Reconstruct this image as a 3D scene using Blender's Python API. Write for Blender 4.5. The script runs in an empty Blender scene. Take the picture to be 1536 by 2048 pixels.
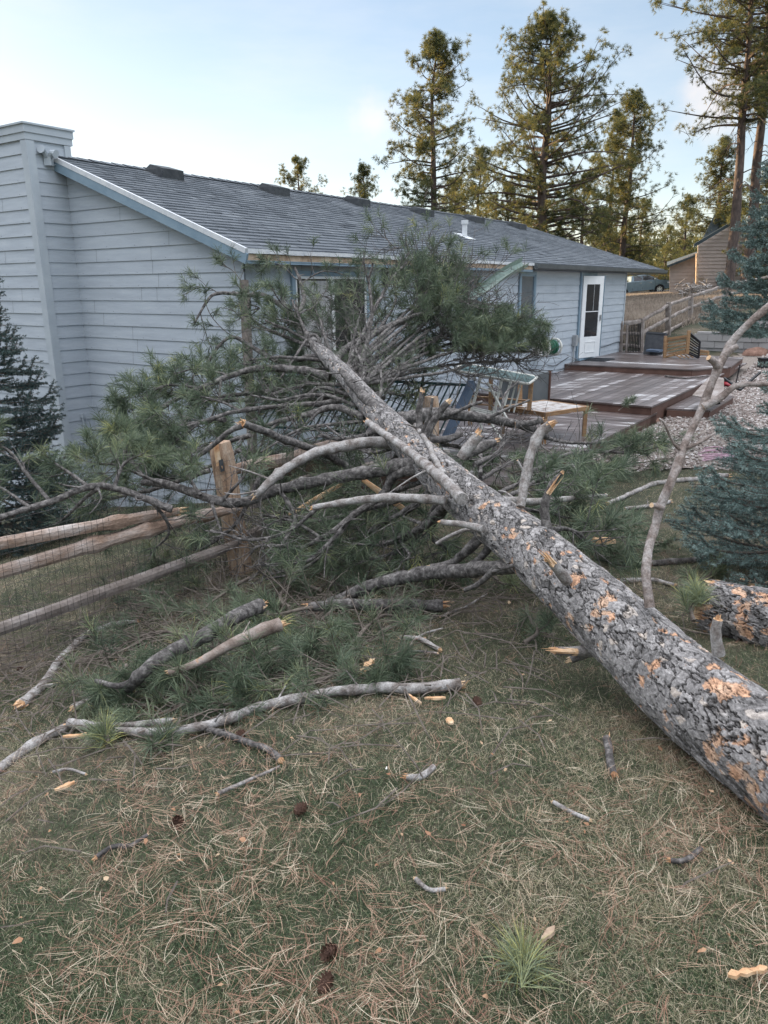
import bpy, math, random
import numpy as np
from mathutils import Vector, Matrix, Euler
R = math.radians
scene = bpy.context.scene
# ------------------------------------------------------------------ camera
F, CX, CY, PITCH, ROLL, EYE = 1520.0, 768.0, 1024.0, R(16.5), R(0.4), 1.6
fwd = np.array([0, math.cos(PITCH), -math.sin(PITCH)])
up0 = np.array([0, math.sin(PITCH), math.cos(PITCH)])
rt0 = np.array([1.0, 0, 0])
right = rt0*math.cos(ROLL) - up0*math.sin(ROLL)
upv = up0*math.cos(ROLL) + rt0*math.sin(ROLL)
CAM = np.array([0, 0, EYE])
cd = bpy.data.cameras.new('camera'); cam = bpy.data.objects.new('camera', cd)
scene.collection.objects.link(cam); scene.camera = cam
cd.sensor_fit = 'VERTICAL'; cd.sensor_height = 36; cd.lens = F/2048*36
cd.clip_start = .05; cd.clip_end = 3000
Mx = Matrix.Identity(4)
for i in range(3):
    Mx[i][0] = right[i]; Mx[i][1] = upv[i]; Mx[i][2] = -fwd[i]; Mx[i][3] = CAM[i]
cam.matrix_world = Mx
def ray(u, v):
    return fwd + right*((u-CX)/F) + upv*((CY-v)/F)
def W(u, v, Y):
    d = ray(u, v); return CAM + d*(Y/d[1])
def atz(u, v, z):
    d = ray(u, v); return CAM + d*((z-EYE)/d[2])
# ------------------------------------------------------------------ sky and sun
SUN_AZ, SUN_EL = R(-48), R(7)
world = bpy.data.worlds.new("World"); scene.world = world; world.use_nodes = True
nt = world.node_tree; nt.nodes.clear()
out = nt.nodes.new('ShaderNodeOutputWorld'); bg = nt.nodes.new('ShaderNodeBackground')
sky = nt.nodes.new('ShaderNodeTexSky'); sky.sky_type = 'NISHITA'; sky.sun_disc = False
sky.sun_elevation = SUN_EL; sky.sun_rotation = SUN_AZ; sky.altitude = 1900; sky.air_density = 1.0; sky.dust_density = 1.2; sky.ozone_density = 1.0
bg.inputs[1].default_value = 0.15
def wn(t, **k):
    n = nt.nodes.new(t)
    for a, b in k.items(): setattr(n, a, b)
    return n
tc = wn('ShaderNodeTexCoord')
gam = wn('ShaderNodeGamma'); gam.inputs[1].default_value = 0.66
hs = wn('ShaderNodeHueSaturation'); hs.inputs['Saturation'].default_value = 1.08; hs.inputs['Value'].default_value = 0.98
nt.links.new(sky.outputs[0], hs.inputs['Color']); tn = wn('ShaderNodeVectorMath', operation='MULTIPLY'); tn.inputs[1].default_value = (1.06, .985, 1.04); nt.links.new(hs.outputs[0], tn.inputs[0]); nt.links.new(tn.outputs[0], gam.inputs[0])
# faint wisps of evening cloud
mp = wn('ShaderNodeMapping'); mp.inputs['Scale'].default_value = (1, 1, 4)
nz = wn('ShaderNodeTexNoise'); nz.inputs['Scale'].default_value = 2.2; nz.inputs['Detail'].default_value = 6; nz.inputs['Roughness'].default_value = .6
rp = wn('ShaderNodeValToRGB'); rp.color_ramp.elements[0].position = .47; rp.color_ramp.elements[1].position = .8
rp.color_ramp.elements[0].color = (0, 0, 0, 1); rp.color_ramp.elements[1].color = (.35, .35, .35, 1)
nt.links.new(tc.outputs['Generated'], mp.inputs[0]); nt.links.new(mp.outputs[0], nz.inputs[0]); nt.links.new(nz.outputs[0], rp.inputs[0])
mixc = wn('ShaderNodeMix', data_type='RGBA')
nt.links.new(rp.outputs[0], mixc.inputs[0]); nt.links.new(gam.outputs[0], mixc.inputs[6])
mixc.inputs[7].default_value = (2.7, 2.6, 2.5, 1)
# two small pinkish clouds, fixed in the sky by direction
def cloud(prev, u, v, rad, col, amt):
    d = ray(u, v); d = d/np.linalg.norm(d)
    dot = wn('ShaderNodeVectorMath', operation='DISTANCE'); 
    n2 = wn('ShaderNodeTexNoise'); n2.inputs['Scale'].default_value = 28; n2.inputs['Detail'].default_value = 5
    nt.links.new(tc.outputs['Generated'], n2.inputs[0])
    ns = wn('ShaderNodeVectorMath', operation='SCALE'); ns.inputs[3].default_value = rad*1.3
    sb = wn('ShaderNodeVectorMath', operation='SUBTRACT'); sb.inputs[1].default_value = (.5, .5, .5)
    nt.links.new(n2.outputs[1], sb.inputs[0]); nt.links.new(sb.outputs[0], ns.inputs[0])
    ad = wn('ShaderNodeVectorMath', operation='ADD'); nt.links.new(tc.outputs['Generated'], ad.inputs[0]); nt.links.new(ns.outputs[0], ad.inputs[1])
    nt.links.new(ad.outputs[0], dot.inputs[0]); dot.inputs[1].default_value = tuple(d)
    mr = wn('ShaderNodeMapRange'); mr.inputs[1].default_value = rad; mr.inputs[2].default_value = 0; mr.inputs[3].default_value = 0; mr.inputs[4].default_value = amt
    mr.interpolation_type = 'SMOOTHSTEP'
    nt.links.new(dot.outputs['Value'], mr.inputs[0])
    m = wn('ShaderNodeMix', data_type='RGBA'); nt.links.new(mr.outputs[0], m.inputs[0]); nt.links.new(prev, m.inputs[6]); m.inputs[7].default_value = col
    return m.outputs[2]
sx = wn('ShaderNodeSeparateXYZ'); nt.links.new(tc.outputs['Generated'], sx.inputs[0])
mrz = wn('ShaderNodeMapRange'); mrz.interpolation_type = 'SMOOTHSTEP'; mrz.inputs[1].default_value = .36; mrz.inputs[2].default_value = .8; mrz.inputs[3].default_value = 0; mrz.inputs[4].default_value = 1
nt.links.new(sx.outputs[2], mrz.inputs[0]); mxz = wn('ShaderNodeMix', data_type='RGBA'); nt.links.new(mrz.outputs[0], mxz.inputs[0]); nt.links.new(mixc.outputs[2], mxz.inputs[6]); mxz.inputs[7].default_value = (6.6, 6.8, 7.3, 1)   # added overhead glow, out of view, to brighten the shaded ground
c = cloud(mxz.outputs[2], 750, 240, .035, (2.9, 2.5, 2.3, 1), .4)
c = cloud(c, 1440, 195, .06, (3.0, 2.5, 2.2, 1), .5)
nt.links.new(c, bg.inputs[0]); nt.links.new(bg.outputs[0], out.inputs[0])
ld = bpy.data.lights.new('sun', 'SUN'); ld.energy = 5; ld.angle = R(.5); ld.color = (1, .72, .42)
sun = bpy.data.objects.new('sun', ld); scene.collection.objects.link(sun)
S = Vector((math.sin(SUN_AZ)*math.cos(SUN_EL), math.cos(SUN_AZ)*math.cos(SUN_EL), math.sin(SUN_EL)))
sun.rotation_euler = S.to_track_quat('Z', 'Y').to_euler(); sun.location = (0, 0, 30)
vs = scene.view_settings; vs.view_transform = 'Standard'; vs.look = 'None'; vs.gamma = 1; vs.use_curve_mapping = False
vs.exposure = 1.54
scene.cycles.max_bounces = 6; scene.cycles.diffuse_bounces = 3; scene.cycles.transparent_max_bounces = 4
# ------------------------------------------------------------------ helpers
rng = np.random.default_rng(7)
def nrm(v): v = np.asarray(v, float); return v/(np.linalg.norm(v, axis=-1, keepdims=True)+1e-12)
def tagit(o, label=None, cat=None, group=None, kind=None):
    if label: o['label'] = label
    if cat: o['category'] = cat
    if group: o['group'] = group
    if kind: o['kind'] = kind
    return o
class MB:
    def __init__(s): s.v = []; s.q = []; s.t = []; s.n = 0; s.r = []; s.qm = []; s.tm = []; s.ng = []
    def add(s, v, q=None, t=None, rnd=0.5, m=0):
        v = np.asarray(v, float).reshape(-1, 3)
        if q is not None and len(q): q = np.asarray(q, int).reshape(-1, 4); s.q.append(q+s.n); s.qm.append(np.full(len(q), m))
        if t is not None and len(t): t = np.asarray(t, int).reshape(-1, 3); s.t.append(t+s.n); s.tm.append(np.full(len(t), m))
        s.v.append(v); s.n += len(v)
        s.r.append(np.broadcast_to(np.asarray(rnd, float), (len(v),)) if np.ndim(rnd) < 1 else np.asarray(rnd, float))
    def poly(s, pts, m=0, rnd=.5):
        s.ng.append((list(range(s.n, s.n+len(pts))), m)); s.add(pts, rnd=rnd)
    def box(s, c, ax, ay, az, hx, hy, hz, m=0, rnd=.5):
        c = np.asarray(c, float); ax, ay, az = np.asarray(ax, float)*hx, np.asarray(ay, float)*hy, np.asarray(az, float)*hz
        v = [c+i*ax+j*ay+k*az for k in (-1, 1) for j in (-1, 1) for i in (-1, 1)]
        q = [(0, 2, 3, 1), (4, 5, 7, 6), (0, 1, 5, 4), (2, 6, 7, 3), (0, 4, 6, 2), (1, 3, 7, 5)]
        s.add(v, q, rnd=rnd, m=m)
    def bx(s, c, h, m=0, rnd=.5): s.box(c, (1, 0, 0), (0, 1, 0), (0, 0, 1), h[0], h[1], h[2], m, rnd)
    def bar(s, a, b, w, h, upd=(0, 0, 1), m=0, rnd=.5):
        a = np.asarray(a, float); b = np.asarray(b, float); d = nrm(b-a); x = np.cross(d, upd)
        if np.linalg.norm(x) < 1e-3: x = np.cross(d, (1, 0, 0))
        x = nrm(x); z = np.cross(x, d)
        s.box((a+b)/2, d, x, z, np.linalg.norm(b-a)/2, w/2, h/2, m, rnd)
    def tube(s, pts, rad, n=8, cap=True, m=0, rnd=.5, jit=0, g=None, mcap=None, squash=None):
        pts = np.asarray(pts, float); k = len(pts); rad = np.broadcast_to(np.asarray(rad, float), (k,))
        tg = nrm(np.gradient(pts, axis=0)); ref = np.array([0, 0, 1.0])
        if abs(tg[0] @ ref) > .9: ref = np.array([1.0, 0, 0])
        x = nrm(np.cross(tg[0], ref)); vs_ = []
        a = np.linspace(0, 2*math.pi, n, endpoint=False)
        for i in range(k):
            x = nrm(x - tg[i]*(x @ tg[i])); y = np.cross(tg[i], x)
            rr = rad[i]*(1+(jit*(g.standard_normal(n)) if jit and g is not None else 0))
            ca, sa = np.cos(a)*rr, np.sin(a)*rr
            if squash: sa = sa*squash
            vs_.append(pts[i]+ca[:, None]*x+sa[:, None]*y)
        V = np.concatenate(vs_); j = np.arange(n); j2 = (j+1) % n
        Q = np.concatenate([np.stack([i*n+j, i*n+j2, (i+1)*n+j2, (i+1)*n+j], 1) for i in range(k-1)])
        s.add(V, Q, rnd=rnd, m=m)
        if cap:
            mc = (m, m) if mcap is None else (mcap if isinstance(mcap, tuple) else (mcap, mcap))
            s.poly(vs_[0][::-1], mc[0], rnd); s.poly(vs_[-1], mc[1], rnd)
    def build(s, name, mats, parent=None, smooth=False, origin=None, coll=None):
        V = np.concatenate(s.v) if s.v else np.zeros((0, 3))
        me = bpy.data.meshes.new(name)
        if parent is not None: o0 = np.array(parent['_w']) if '_w' in parent else np.zeros(3)
        elif origin is not None: o0 = np.asarray(origin, float)
        else: o0 = np.array([(V[:, 0].min()+V[:, 0].max())/2, (V[:, 1].min()+V[:, 1].max())/2, V[:, 2].min()])
        V = V-o0
        Q = np.concatenate(s.q) if s.q else np.zeros((0, 4), int); T = np.concatenate(s.t) if s.t else np.zeros((0, 3), int)
        qm = np.concatenate(s.qm) if s.q else np.zeros(0, int); tm = np.concatenate(s.tm) if s.t else np.zeros(0, int)
        ngl = [x for f, _ in s.ng for x in f]; ngt = [len(f) for f, _ in s.ng]; ngm = [m for _, m in s.ng]
        loops = np.concatenate([Q.ravel(), T.ravel(), np.array(ngl, int)])
        tot = np.concatenate([np.full(len(Q), 4), np.full(len(T), 3), np.array(ngt, int)]).astype(np.int32)
        st = np.concatenate([[0], np.cumsum(tot)[:-1]]).astype(np.int32) if len(tot) else tot
        me.vertices.add(len(V)); me.vertices.foreach_set('co', V.astype(np.float32).ravel())
        me.loops.add(len(loops)); me.loops.foreach_set('vertex_index', loops.astype(np.int32))
        me.polygons.add(len(tot)); me.polygons.foreach_set('loop_start', st); me.polygons.foreach_set('loop_total', tot)
        me.polygons.foreach_set('material_index', np.concatenate([qm, tm, np.array(ngm, int)]).astype(np.int32))
        me.polygons.foreach_set('use_smooth', np.full(len(tot), bool(smooth)))
        at = me.attributes.new('rnd', 'FLOAT', 'POINT'); at.data.foreach_set('value', np.concatenate(s.r).astype(np.float32))
        me.update(calc_edges=True)
        for m in (mats if isinstance(mats, (list, tuple)) else [mats]): me.materials.append(m)
        o = bpy.data.objects.new(name, me); scene.collection.objects.link(o)
        if parent is not None: o.parent = parent; o['_w'] = list(map(float, o0))
        else: o.location = o0; o['_w'] = list(map(float, o0))
        return o
def empty(name, loc, label=None, cat=None, group=None, kind=None):
    o = bpy.data.objects.new(name, None); scene.collection.objects.link(o); o.location = tuple(map(float, loc)); o['_w'] = list(map(float, loc))
    o.empty_display_size = .1
    return tagit(o, label, cat, group, kind)
def copy_tree(o, parent=None):
    c = o.copy(); scene.collection.objects.link(c)
    if parent is not None: c.parent = parent
    for ch in o.children: copy_tree(ch, c)
    return c
def spline(P, n):
    P = np.asarray(P, float)
    if len(P) == 2: return P[0]+(P[1]-P[0])*np.linspace(0, 1, n)[:, None]
    Q = np.concatenate([[2*P[0]-P[1]], P, [2*P[-1]-P[-2]]]); k = len(P)-1
    T = np.linspace(0, k-1e-6, n); i = T.astype(int); t = (T-i)[:, None]
    a, b, c_, d = Q[i], Q[i+1], Q[i+2], Q[i+3]
    return .5*((2*b)+(-a+c_)*t+(2*a-5*b+4*c_-d)*t*t+(-a+3*b-3*c_+d)*t**3)
def vnoise(p, seed=0):   # cheap smooth value noise, p (...,3)
    p = np.asarray(p, float); i = np.floor(p).astype(np.int64); f = p-i; f = f*f*(3-2*f)
    def h(a):
        x = (a[..., 0]*374761393+a[..., 1]*668265263+a[..., 2]*2147483647+seed*974711) & 0xffffffff
        x = ((x ^ (x >> 13))*1274126177) & 0xffffffff
        return ((x ^ (x >> 16)) & 0xffff)/65535.0
    r = 0
    for dx in (0, 1):
        for dy in (0, 1):
            for dz in (0, 1):
                w = (f[..., 0] if dx else 1-f[..., 0])*(f[..., 1] if dy else 1-f[..., 1])*(f[..., 2] if dz else 1-f[..., 2])
                r = r+w*h(i+np.array([dx, dy, dz]))
    return r
# ------------------------------------------------------------------ materials
def ramp(n, stops):
    cr = n.color_ramp
    while len(cr.elements) < len(stops): cr.elements.new(.5)
    for e, (p, c_) in zip(cr.elements, stops): e.position = p; e.color = (*c_, 1)
E1D = (.5635, .826)
def mat(name, stops=None, rotz=0, warm=None, color=None, rough=.8, scale=None, src='noise', detail=6, bump=0, bscale=None, stretch=(1, 1, 1),
        metal=0, mixnoise=None, transl=0, spec=.3, bdist=.01, two=None, alpha=None):
    m = bpy.data.materials.new(name); m.use_nodes = True; t = m.node_tree; N = t.nodes; L = t.links; b = N['Principled BSDF']
    b.inputs['Roughness'].default_value = rough; b.inputs['Metallic'].default_value = metal; b.inputs['Specular IOR Level'].default_value = spec
    tcn = N.new('ShaderNodeTexCoord'); mpn = N.new('ShaderNodeMapping'); mpn.inputs['Scale'].default_value = stretch; mpn.inputs['Rotation'].default_value = (0, 0, rotz)
    L.new(tcn.outputs['Object'], mpn.inputs[0])
    col = None
    if stops:
        cr = N.new('ShaderNodeValToRGB'); ramp(cr, stops)
        if src == 'attr':
            a = N.new('ShaderNodeAttribute'); a.attribute_name = 'rnd'; o_ = a.outputs['Fac']
            if mixnoise:
                nn = N.new('ShaderNodeTexNoise'); nn.inputs['Scale'].default_value = mixnoise[0]; nn.inputs['Detail'].default_value = 5
                L.new(mpn.outputs[0], nn.inputs[0])
                ma = N.new('ShaderNodeMath'); ma.operation = 'MULTIPLY_ADD'; L.new(nn.outputs[0], ma.inputs[0]); ma.inputs[1].default_value = mixnoise[1]
                L.new(o_, ma.inputs[2]); mb_ = N.new('ShaderNodeMath'); mb_.operation = 'SUBTRACT'; L.new(ma.outputs[0], mb_.inputs[0]); mb_.inputs[1].default_value = mixnoise[1]/2
                o_ = mb_.outputs[0]
        else:
            nn = N.new('ShaderNodeTexNoise'); nn.inputs['Scale'].default_value = scale or 5; nn.inputs['Detail'].default_value = detail; nn.inputs['Roughness'].default_value = .62
            L.new(mpn.outputs[0], nn.inputs[0]); o_ = nn.outputs[0]
        L.new(o_, cr.inputs[0]); col = cr.outputs[0]
        if two:   # second, finer grain of the material's own colour
            n3 = N.new('ShaderNodeTexNoise'); n3.inputs['Scale'].default_value = two[0]; n3.inputs['Detail'].default_value = 4; L.new(mpn.outputs[0], n3.inputs[0])
            mr_ = N.new('ShaderNodeMapRange'); mr_.inputs[1].default_value = .3; mr_.inputs[2].default_value = .7; mr_.inputs[3].default_value = 1-two[1]; mr_.inputs[4].default_value = 1+two[1]
            L.new(n3.outputs[0], mr_.inputs[0]); vm = N.new('ShaderNodeVectorMath'); vm.operation = 'SCALE'
            L.new(col, vm.inputs[0]); L.new(mr_.outputs[0], vm.inputs[3]); col = vm.outputs[0]
        L.new(col, b.inputs['Base Color'])
    elif color: b.inputs['Base Color'].default_value = (*color, 1)
    if bump:
        nb = N.new('ShaderNodeTexNoise'); nb.inputs['Scale'].default_value = bscale or 30; nb.inputs['Detail'].default_value = 8; nb.inputs['Roughness'].default_value = .65
        L.new(mpn.outputs[0], nb.inputs[0]); bp = N.new('ShaderNodeBump'); bp.inputs['Strength'].default_value = bump; bp.inputs['Distance'].default_value = bdist
        L.new(nb.outputs[0], bp.inputs['Height']); L.new(bp.outputs[0], b.inputs['Normal'])
    if transl:
        tr = N.new('ShaderNodeBsdfTranslucent'); mx = N.new('ShaderNodeMixShader'); mx.inputs[0].default_value = transl
        if col is not None and warm: wv = N.new('ShaderNodeVectorMath'); wv.operation = 'MULTIPLY'; wv.inputs[1].default_value = warm; L.new(col, wv.inputs[0]); L.new(wv.outputs[0], tr.inputs[0])
        elif col is not None: L.new(col, tr.inputs[0])
        elif color: tr.inputs[0].default_value = (*color, 1)
        L.new(b.outputs[0], mx.inputs[1]); L.new(tr.outputs[0], mx.inputs[2]); L.new(mx.outputs[0], N['Material Output'].inputs[0])
    return m
M = {}
M['siding'] = mat('siding_paint', [(.3, (.360, .395, .438)), (.55, (.415, .455, .498)), (.75, (.465, .50, .535))], scale=1.6, rough=.62, bump=.25, bscale=14, stretch=(1, 1, 9), two=(40, .05))
M['corner'] = mat('corner_board_paint', [(.3, (.36, .40, .44)), (.7, (.44, .48, .51))], scale=3, rough=.6, bump=.2, bscale=20)
M['bluetrim'] = mat('blue_trim_paint', [(.3, (.17, .245, .31)), (.7, (.23, .31, .375))], scale=4, rough=.5, bump=.15, bscale=25)
M['whitemetal'] = mat('pale_drip_edge', [(.3, (.50, .52, .55)), (.7, (.66, .67, .68))], scale=8, rough=.45, bump=.1)
M['rawwood'] = mat('broken_raw_wood', [(.3, (.20, .13, .09)), (.5, (.42, .31, .22)), (.7, (.55, .44, .34))], scale=6, stretch=(1, 1, 1), rough=.85, bump=.5, bscale=40)
M['shingle'] = mat('asphalt_shingle', [(0, (.055, .063, .074)), (.5, (.105, .118, .134)), (1, (.17, .185, .20))], src='attr', mixnoise=(5, .25), rough=.92, bump=.4, bscale=160, two=(150, .3), bdist=.004)
M['darkvent'] = mat('dark_vent_metal', [(.3, (.03, .035, .04)), (.7, (.07, .075, .08))], scale=10, rough=.7)
M['glass'] = mat('window_glass', [(.3, (.05, .07, .09)), (.7, (.12, .14, .16))], scale=1.1, rough=.06, spec=.9)
M['glassdark'] = mat('door_glass', [(.3, (.012, .014, .018)), (.7, (.03, .033, .04))], scale=2, rough=.08, spec=.6)
M['curtain'] = mat('curtain', [(.3, (.32, .32, .33)), (.7, (.48, .47, .46))], scale=3, stretch=(10, 10, .4), rough=.9)
M['white'] = mat('white_paint', [(.3, (.68, .69, .70)), (.7, (.78, .79, .79))], scale=5, rough=.4)
M['greymetal'] = mat('grey_metal', [(.3, (.30, .31, .32)), (.7, (.42, .43, .44))], scale=12, rough=.45, metal=.3)
M['deck'] = mat('stained_deck_board', [(0, (.07, .052, .047)), (.5, (.125, .098, .092)), (.66, (.18, .15, .145)), (.76, (.42, .40, .40)), (1, (.55, .54, .53))], src='attr', mixnoise=(1.0, 1.5), rough=.30, bump=.3, bscale=20, spec=.55, stretch=(1.1, 5.5, 1), rotz=-math.atan2(E1D[1], E1D[0]))  # pale upper stops paint sky reflection and worn streaks into the boards
M['deckedge'] = mat('deck_skirt', [(.3, (.085, .045, .035)), (.7, (.15, .085, .065))], scale=4, rough=.6, bump=.2)
M['fence'] = mat('weathered_fence_wood', [(.28, (.10, .065, .05)), (.43, (.25, .17, .125)), (.58, (.36, .29, .25)), (.75, (.46, .43, .41))], scale=3.0, stretch=(1, 1, 3), rough=.85, bump=.7, bscale=24, two=(45, .25))
M['fencegrey'] = mat('grey_fence_wood', [(.3, (.13, .105, .09)), (.5, (.225, .19, .17)), (.75, (.37, .34, .325))], scale=4, rough=.85, bump=.6, bscale=30, two=(50, .2))
M['freshwood'] = mat('fresh_split_wood', [(.3, (.42, .19, .09)), (.46, (.58, .36, .20)), (.7, (.72, .57, .40))], scale=14, rough=.8, bump=.8, bscale=60)
M['limb'] = mat('limb_bark', [(.3, (.03, .026, .024)), (.47, (.09, .082, .078)), (.6, (.18, .165, .155)), (.75, (.30, .28, .265))], scale=28, rough=.92, bump=1, bscale=45, two=(90, .3), bdist=.012)
M['deadwood'] = mat('weathered_dead_wood', [(.3, (.09, .07, .058)), (.43, (.21, .185, .17)), (.55, (.32, .30, .285)), (.72, (.45, .43, .415))], scale=16, rough=.8, bump=1, bscale=60, two=(130, .3))
M['brownlimb'] = mat('upright_limb_bark', [(.3, (.07, .05, .042)), (.45, (.19, .15, .13)), (.57, (.31, .27, .25)), (.74, (.46, .43, .41))], scale=13, rough=.85, bump=1, bscale=55, two=(120, .3))
M['torn'] = mat('torn_limb', [(.3, (.10, .07, .055)), (.45, (.24, .19, .16)), (.55, (.34, .29, .26)), (.63, (.48, .24, .11)), (.75, (.60, .36, .18))], scale=7, rough=.85, bump=1, bscale=50)
M['postwood'] = mat('tan_post_wood', [(.3, (.22, .14, .09)), (.5, (.38, .26, .18)), (.7, (.50, .40, .31))], scale=5, stretch=(3, 3, 1), rough=.85, bump=.7, bscale=30, two=(50, .25))
M['twig'] = mat('twig_bark', [(.3, (.07, .055, .045)), (.7, (.20, .17, .145))], scale=30, rough=.9)
M['needle'] = mat('pine_needles', [(0, (.045, .067, .043)), (.4, (.105, .14, .09)), (.70, (.19, .23, .14)), (.93, (.31, .33, .16)), (1, (.44, .42, .15))], src='attr', rough=.55, transl=.25, spec=.35)
M['needlefar'] = mat('pine_foliage', [(0, (.035, .055, .034)), (.5, (.085, .11, .058)), (1, (.19, .20, .09))], src='attr', rough=.7, transl=.45, warm=(1.9, 1.4, .8))
M['needlegold'] = mat('dry_shrub_foliage', [(0, (.10, .075, .03)), (.5, (.22, .15, .05)), (1, (.34, .22, .07))], src='attr', rough=.7, transl=.35)
M['spruce'] = mat('blue_spruce_needles', [(0, (.09, .14, .13)), (.5, (.19, .265, .245)), (1, (.32, .41, .375))], src='attr', rough=.55, transl=.12)
M['sprucedark'] = mat('dark_spruce_needles', [(0, (.03, .055, .055)), (.5, (.06, .095, .09)), (1, (.12, .17, .15))], src='attr', rough=.6, transl=.1)
M['farbark'] = mat('pine_bark', [(.3, (.035, .028, .027)), (.55, (.10, .075, .066)), (.75, (.17, .125, .105))], scale=7, stretch=(1, 1, .35), rough=.9, bump=.8, bscale=12, bdist=.03)
M['grass'] = mat('lawn_grass', [(0, (.028, .055, .027)), (.35, (.08, .12, .056)), (.54, (.17, .185, .09)), (.70, (.30, .265, .165)), (1, (.54, .47, .34))], src='attr', rough=.6, transl=.25)
M['drygrass'] = mat('dry_field_grass', [(0, (.14, .11, .085)), (.5, (.29, .235, .19)), (1, (.46, .39, .32))], src='attr', rough=.75, transl=.3)
M['litter'] = mat('fallen_needles', [(0, (.16, .075, .05)), (.4, (.30, .165, .11)), (.75, (.44, .32, .22)), (1, (.60, .52, .39))], src='attr', rough=.6)
M['soil'] = mat('lawn_soil', [(.3, (.032, .036, .022)), (.47, (.058, .058, .036)), (.60, (.105, .085, .06)), (.75, (.17, .135, .10))], scale=1.3, rough=.95, bump=1, bscale=40, two=(60, .35), bdist=.02)
M['gravel'] = mat('gravel_stones', [(0, (.10, .075, .065)), (.35, (.22, .175, .155)), (.7, (.34, .305, .285)), (1, (.54, .51, .49))], src='attr', rough=.8)
M['gravelbed'] = mat('gravel_bed', [(.3, (.12, .10, .085)), (.7, (.30, .26, .23))], scale=30, rough=.95, bump=1, bscale=60)
M['leaf'] = mat('brown_leaf', [(0, (.20, .09, .05)), (.5, (.33, .18, .10)), (1, (.46, .34, .22))], src='attr', rough=.7)
M['block'] = mat('concrete_block', [(0, (.24, .23, .225)), (1, (.36, .345, .34))], src='attr', mixnoise=(6, .5), rough=.9, bump=.6, bscale=30)
M['teak'] = mat('oiled_wood', [(.3, (.22, .12, .06)), (.7, (.38, .24, .13))], scale=6, stretch=(1, 1, 4), rough=.5, bump=.2)
M['wornteak'] = mat('worn_table_slat', [(.32, (.20, .13, .09)), (.5, (.46, .43, .41)), (.7, (.60, .59, .58))], scale=5, stretch=(2, 2, 1), rough=.4, bump=.2)
M['navy'] = mat('blue_grey_steel', [(.3, (.06, .085, .13)), (.7, (.10, .135, .19))], scale=6, rough=.45)
M['greensteel'] = mat('dark_green_steel', [(.3, (.02, .05, .055)), (.7, (.04, .085, .09))], scale=6, rough=.4)
M['blackmesh'] = mat('black_mesh', [(.3, (.022, .024, .03)), (.7, (.05, .054, .06))], scale=8, rough=.6)
M['cream'] = mat('cream_paint', [(.3, (.56, .55, .50)), (.7, (.70, .69, .64))], scale=9, rough=.5)
M['tableglass'] = mat('frosted_table_glass', [(.3, (.08, .14, .14)), (.7, (.17, .24, .235))], scale=3, rough=.12, spec=.8)
M['gutter'] = mat('oxidised_gutter', [(.3, (.16, .22, .19)), (.7, (.30, .36, .32))], scale=7, rough=.5, bump=.3)
M['brownfascia'] = mat('dark_gutter_paint', [(.3, (.075, .085, .09)), (.7, (.12, .13, .135))], scale=4, rough=.5)
M['truck'] = mat('truck_paint', [(.3, (.115, .16, .19)), (.7, (.155, .205, .235))], scale=3, rough=.28, metal=.25, spec=.6)
M['rubber'] = mat('tyre_rubber', color=(.02, .02, .022), rough=.8)
M['chrome'] = mat('bright_rim', color=(.6, .6, .62), rough=.25, metal=.9)
M['black'] = mat('black_plastic', color=(.015, .015, .017), rough=.5)
M['tan'] = mat('tan_siding', [(.3, (.38, .32, .295)), (.7, (.46, .395, .365))], scale=2, rough=.8)
M['greenroof'] = mat('green_roof', [(.3, (.035, .05, .06)), (.7, (.065, .085, .095))], scale=6, rough=.85)
M['road'] = mat('asphalt', [(.3, (.05, .05, .05)), (.7, (.08, .078, .075))], scale=20, rough=.9)
M['hosegreen'] = mat('green_hose', color=(.02, .12, .07), rough=.4)
M['pink'] = mat('pink_rope', [(.3, (.40, .22, .30)), (.7, (.60, .42, .50))], scale=20, rough=.7)
M['red'] = mat('red_plastic', [(.3, (.20, .015, .025)), (.7, (.30, .03, .04))], scale=12, rough=.4)
M['rock'] = mat('red_rock', [(.3, (.14, .075, .055)), (.7, (.28, .17, .13))], scale=9, rough=.9, bump=.8)
M['conedark'] = mat('pine_cone', [(.3, (.05, .025, .018)), (.7, (.14, .08, .055))], scale=40, rough=.8)
M['wire'] = mat('fence_wire', color=(.05, .05, .05), rough=.5, metal=.5)
M['paper'] = mat('pale_scrap', color=(.72, .70, .66), rough=.8)
# ------------------------------------------------------------------ terrain
CP = [(0, 0, .0), (-3, 0, -.12), (3, 0, .1), (0, 2, -.02), (1.18, 2.25, 0), (-1.5, 2.3, -.2), (-1.15, 5.7, -.58), (-2.2, 4.05, -.58), (-3.2, 5, -.8), (.5, 8.2, -.66),
      (-4.8, 11.4, -1.8), (-7.5, 11, -2.1), (-1.7, 9.9, -1.15), (1.2, 5.5, -.42), (2.6, 4, -.16), (3.0, 10, -.66), (4.9, 13.4, -.74), (2.5, 7.2, -.52), (4, 7, -.45), (6.5, 10, -.6), (6.9, 15.5, -.72),
      (9.5, 18, -.66), (10, 22.3, -.42), (6.9, 22.7, -.5), (8.0, 24, -.33), (9.6, 25.8, .06), (11.6, 28.2, .40), (16, 30, .75), (13, 22, -.3), (16, 24, .1), (12, 40, .55), (20, 42, 1.3), (28, 80, .94), (36, 80, 1.4), (22, 80, .72), (20.9, 60, .90),
      (0, 30, -.6), (0, 60, 0), (-10, 25, -1.6), (-20, 10, -2.6), (-12, 0, -1), (12, 5, 0), (25, 15, .6), (-20, -15, 0), (20, -15, .5), (-40, 60, -.5), (60, 60, 3), (0, 150, 0), (60, 150, 1), (-80, 150, 0), (100, 20, 3), (-100, 0, 0), (0, -80, 0)]
CP = np.array(CP)
def tps(r2): return .5*r2*np.log(r2+1e-9)
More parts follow.
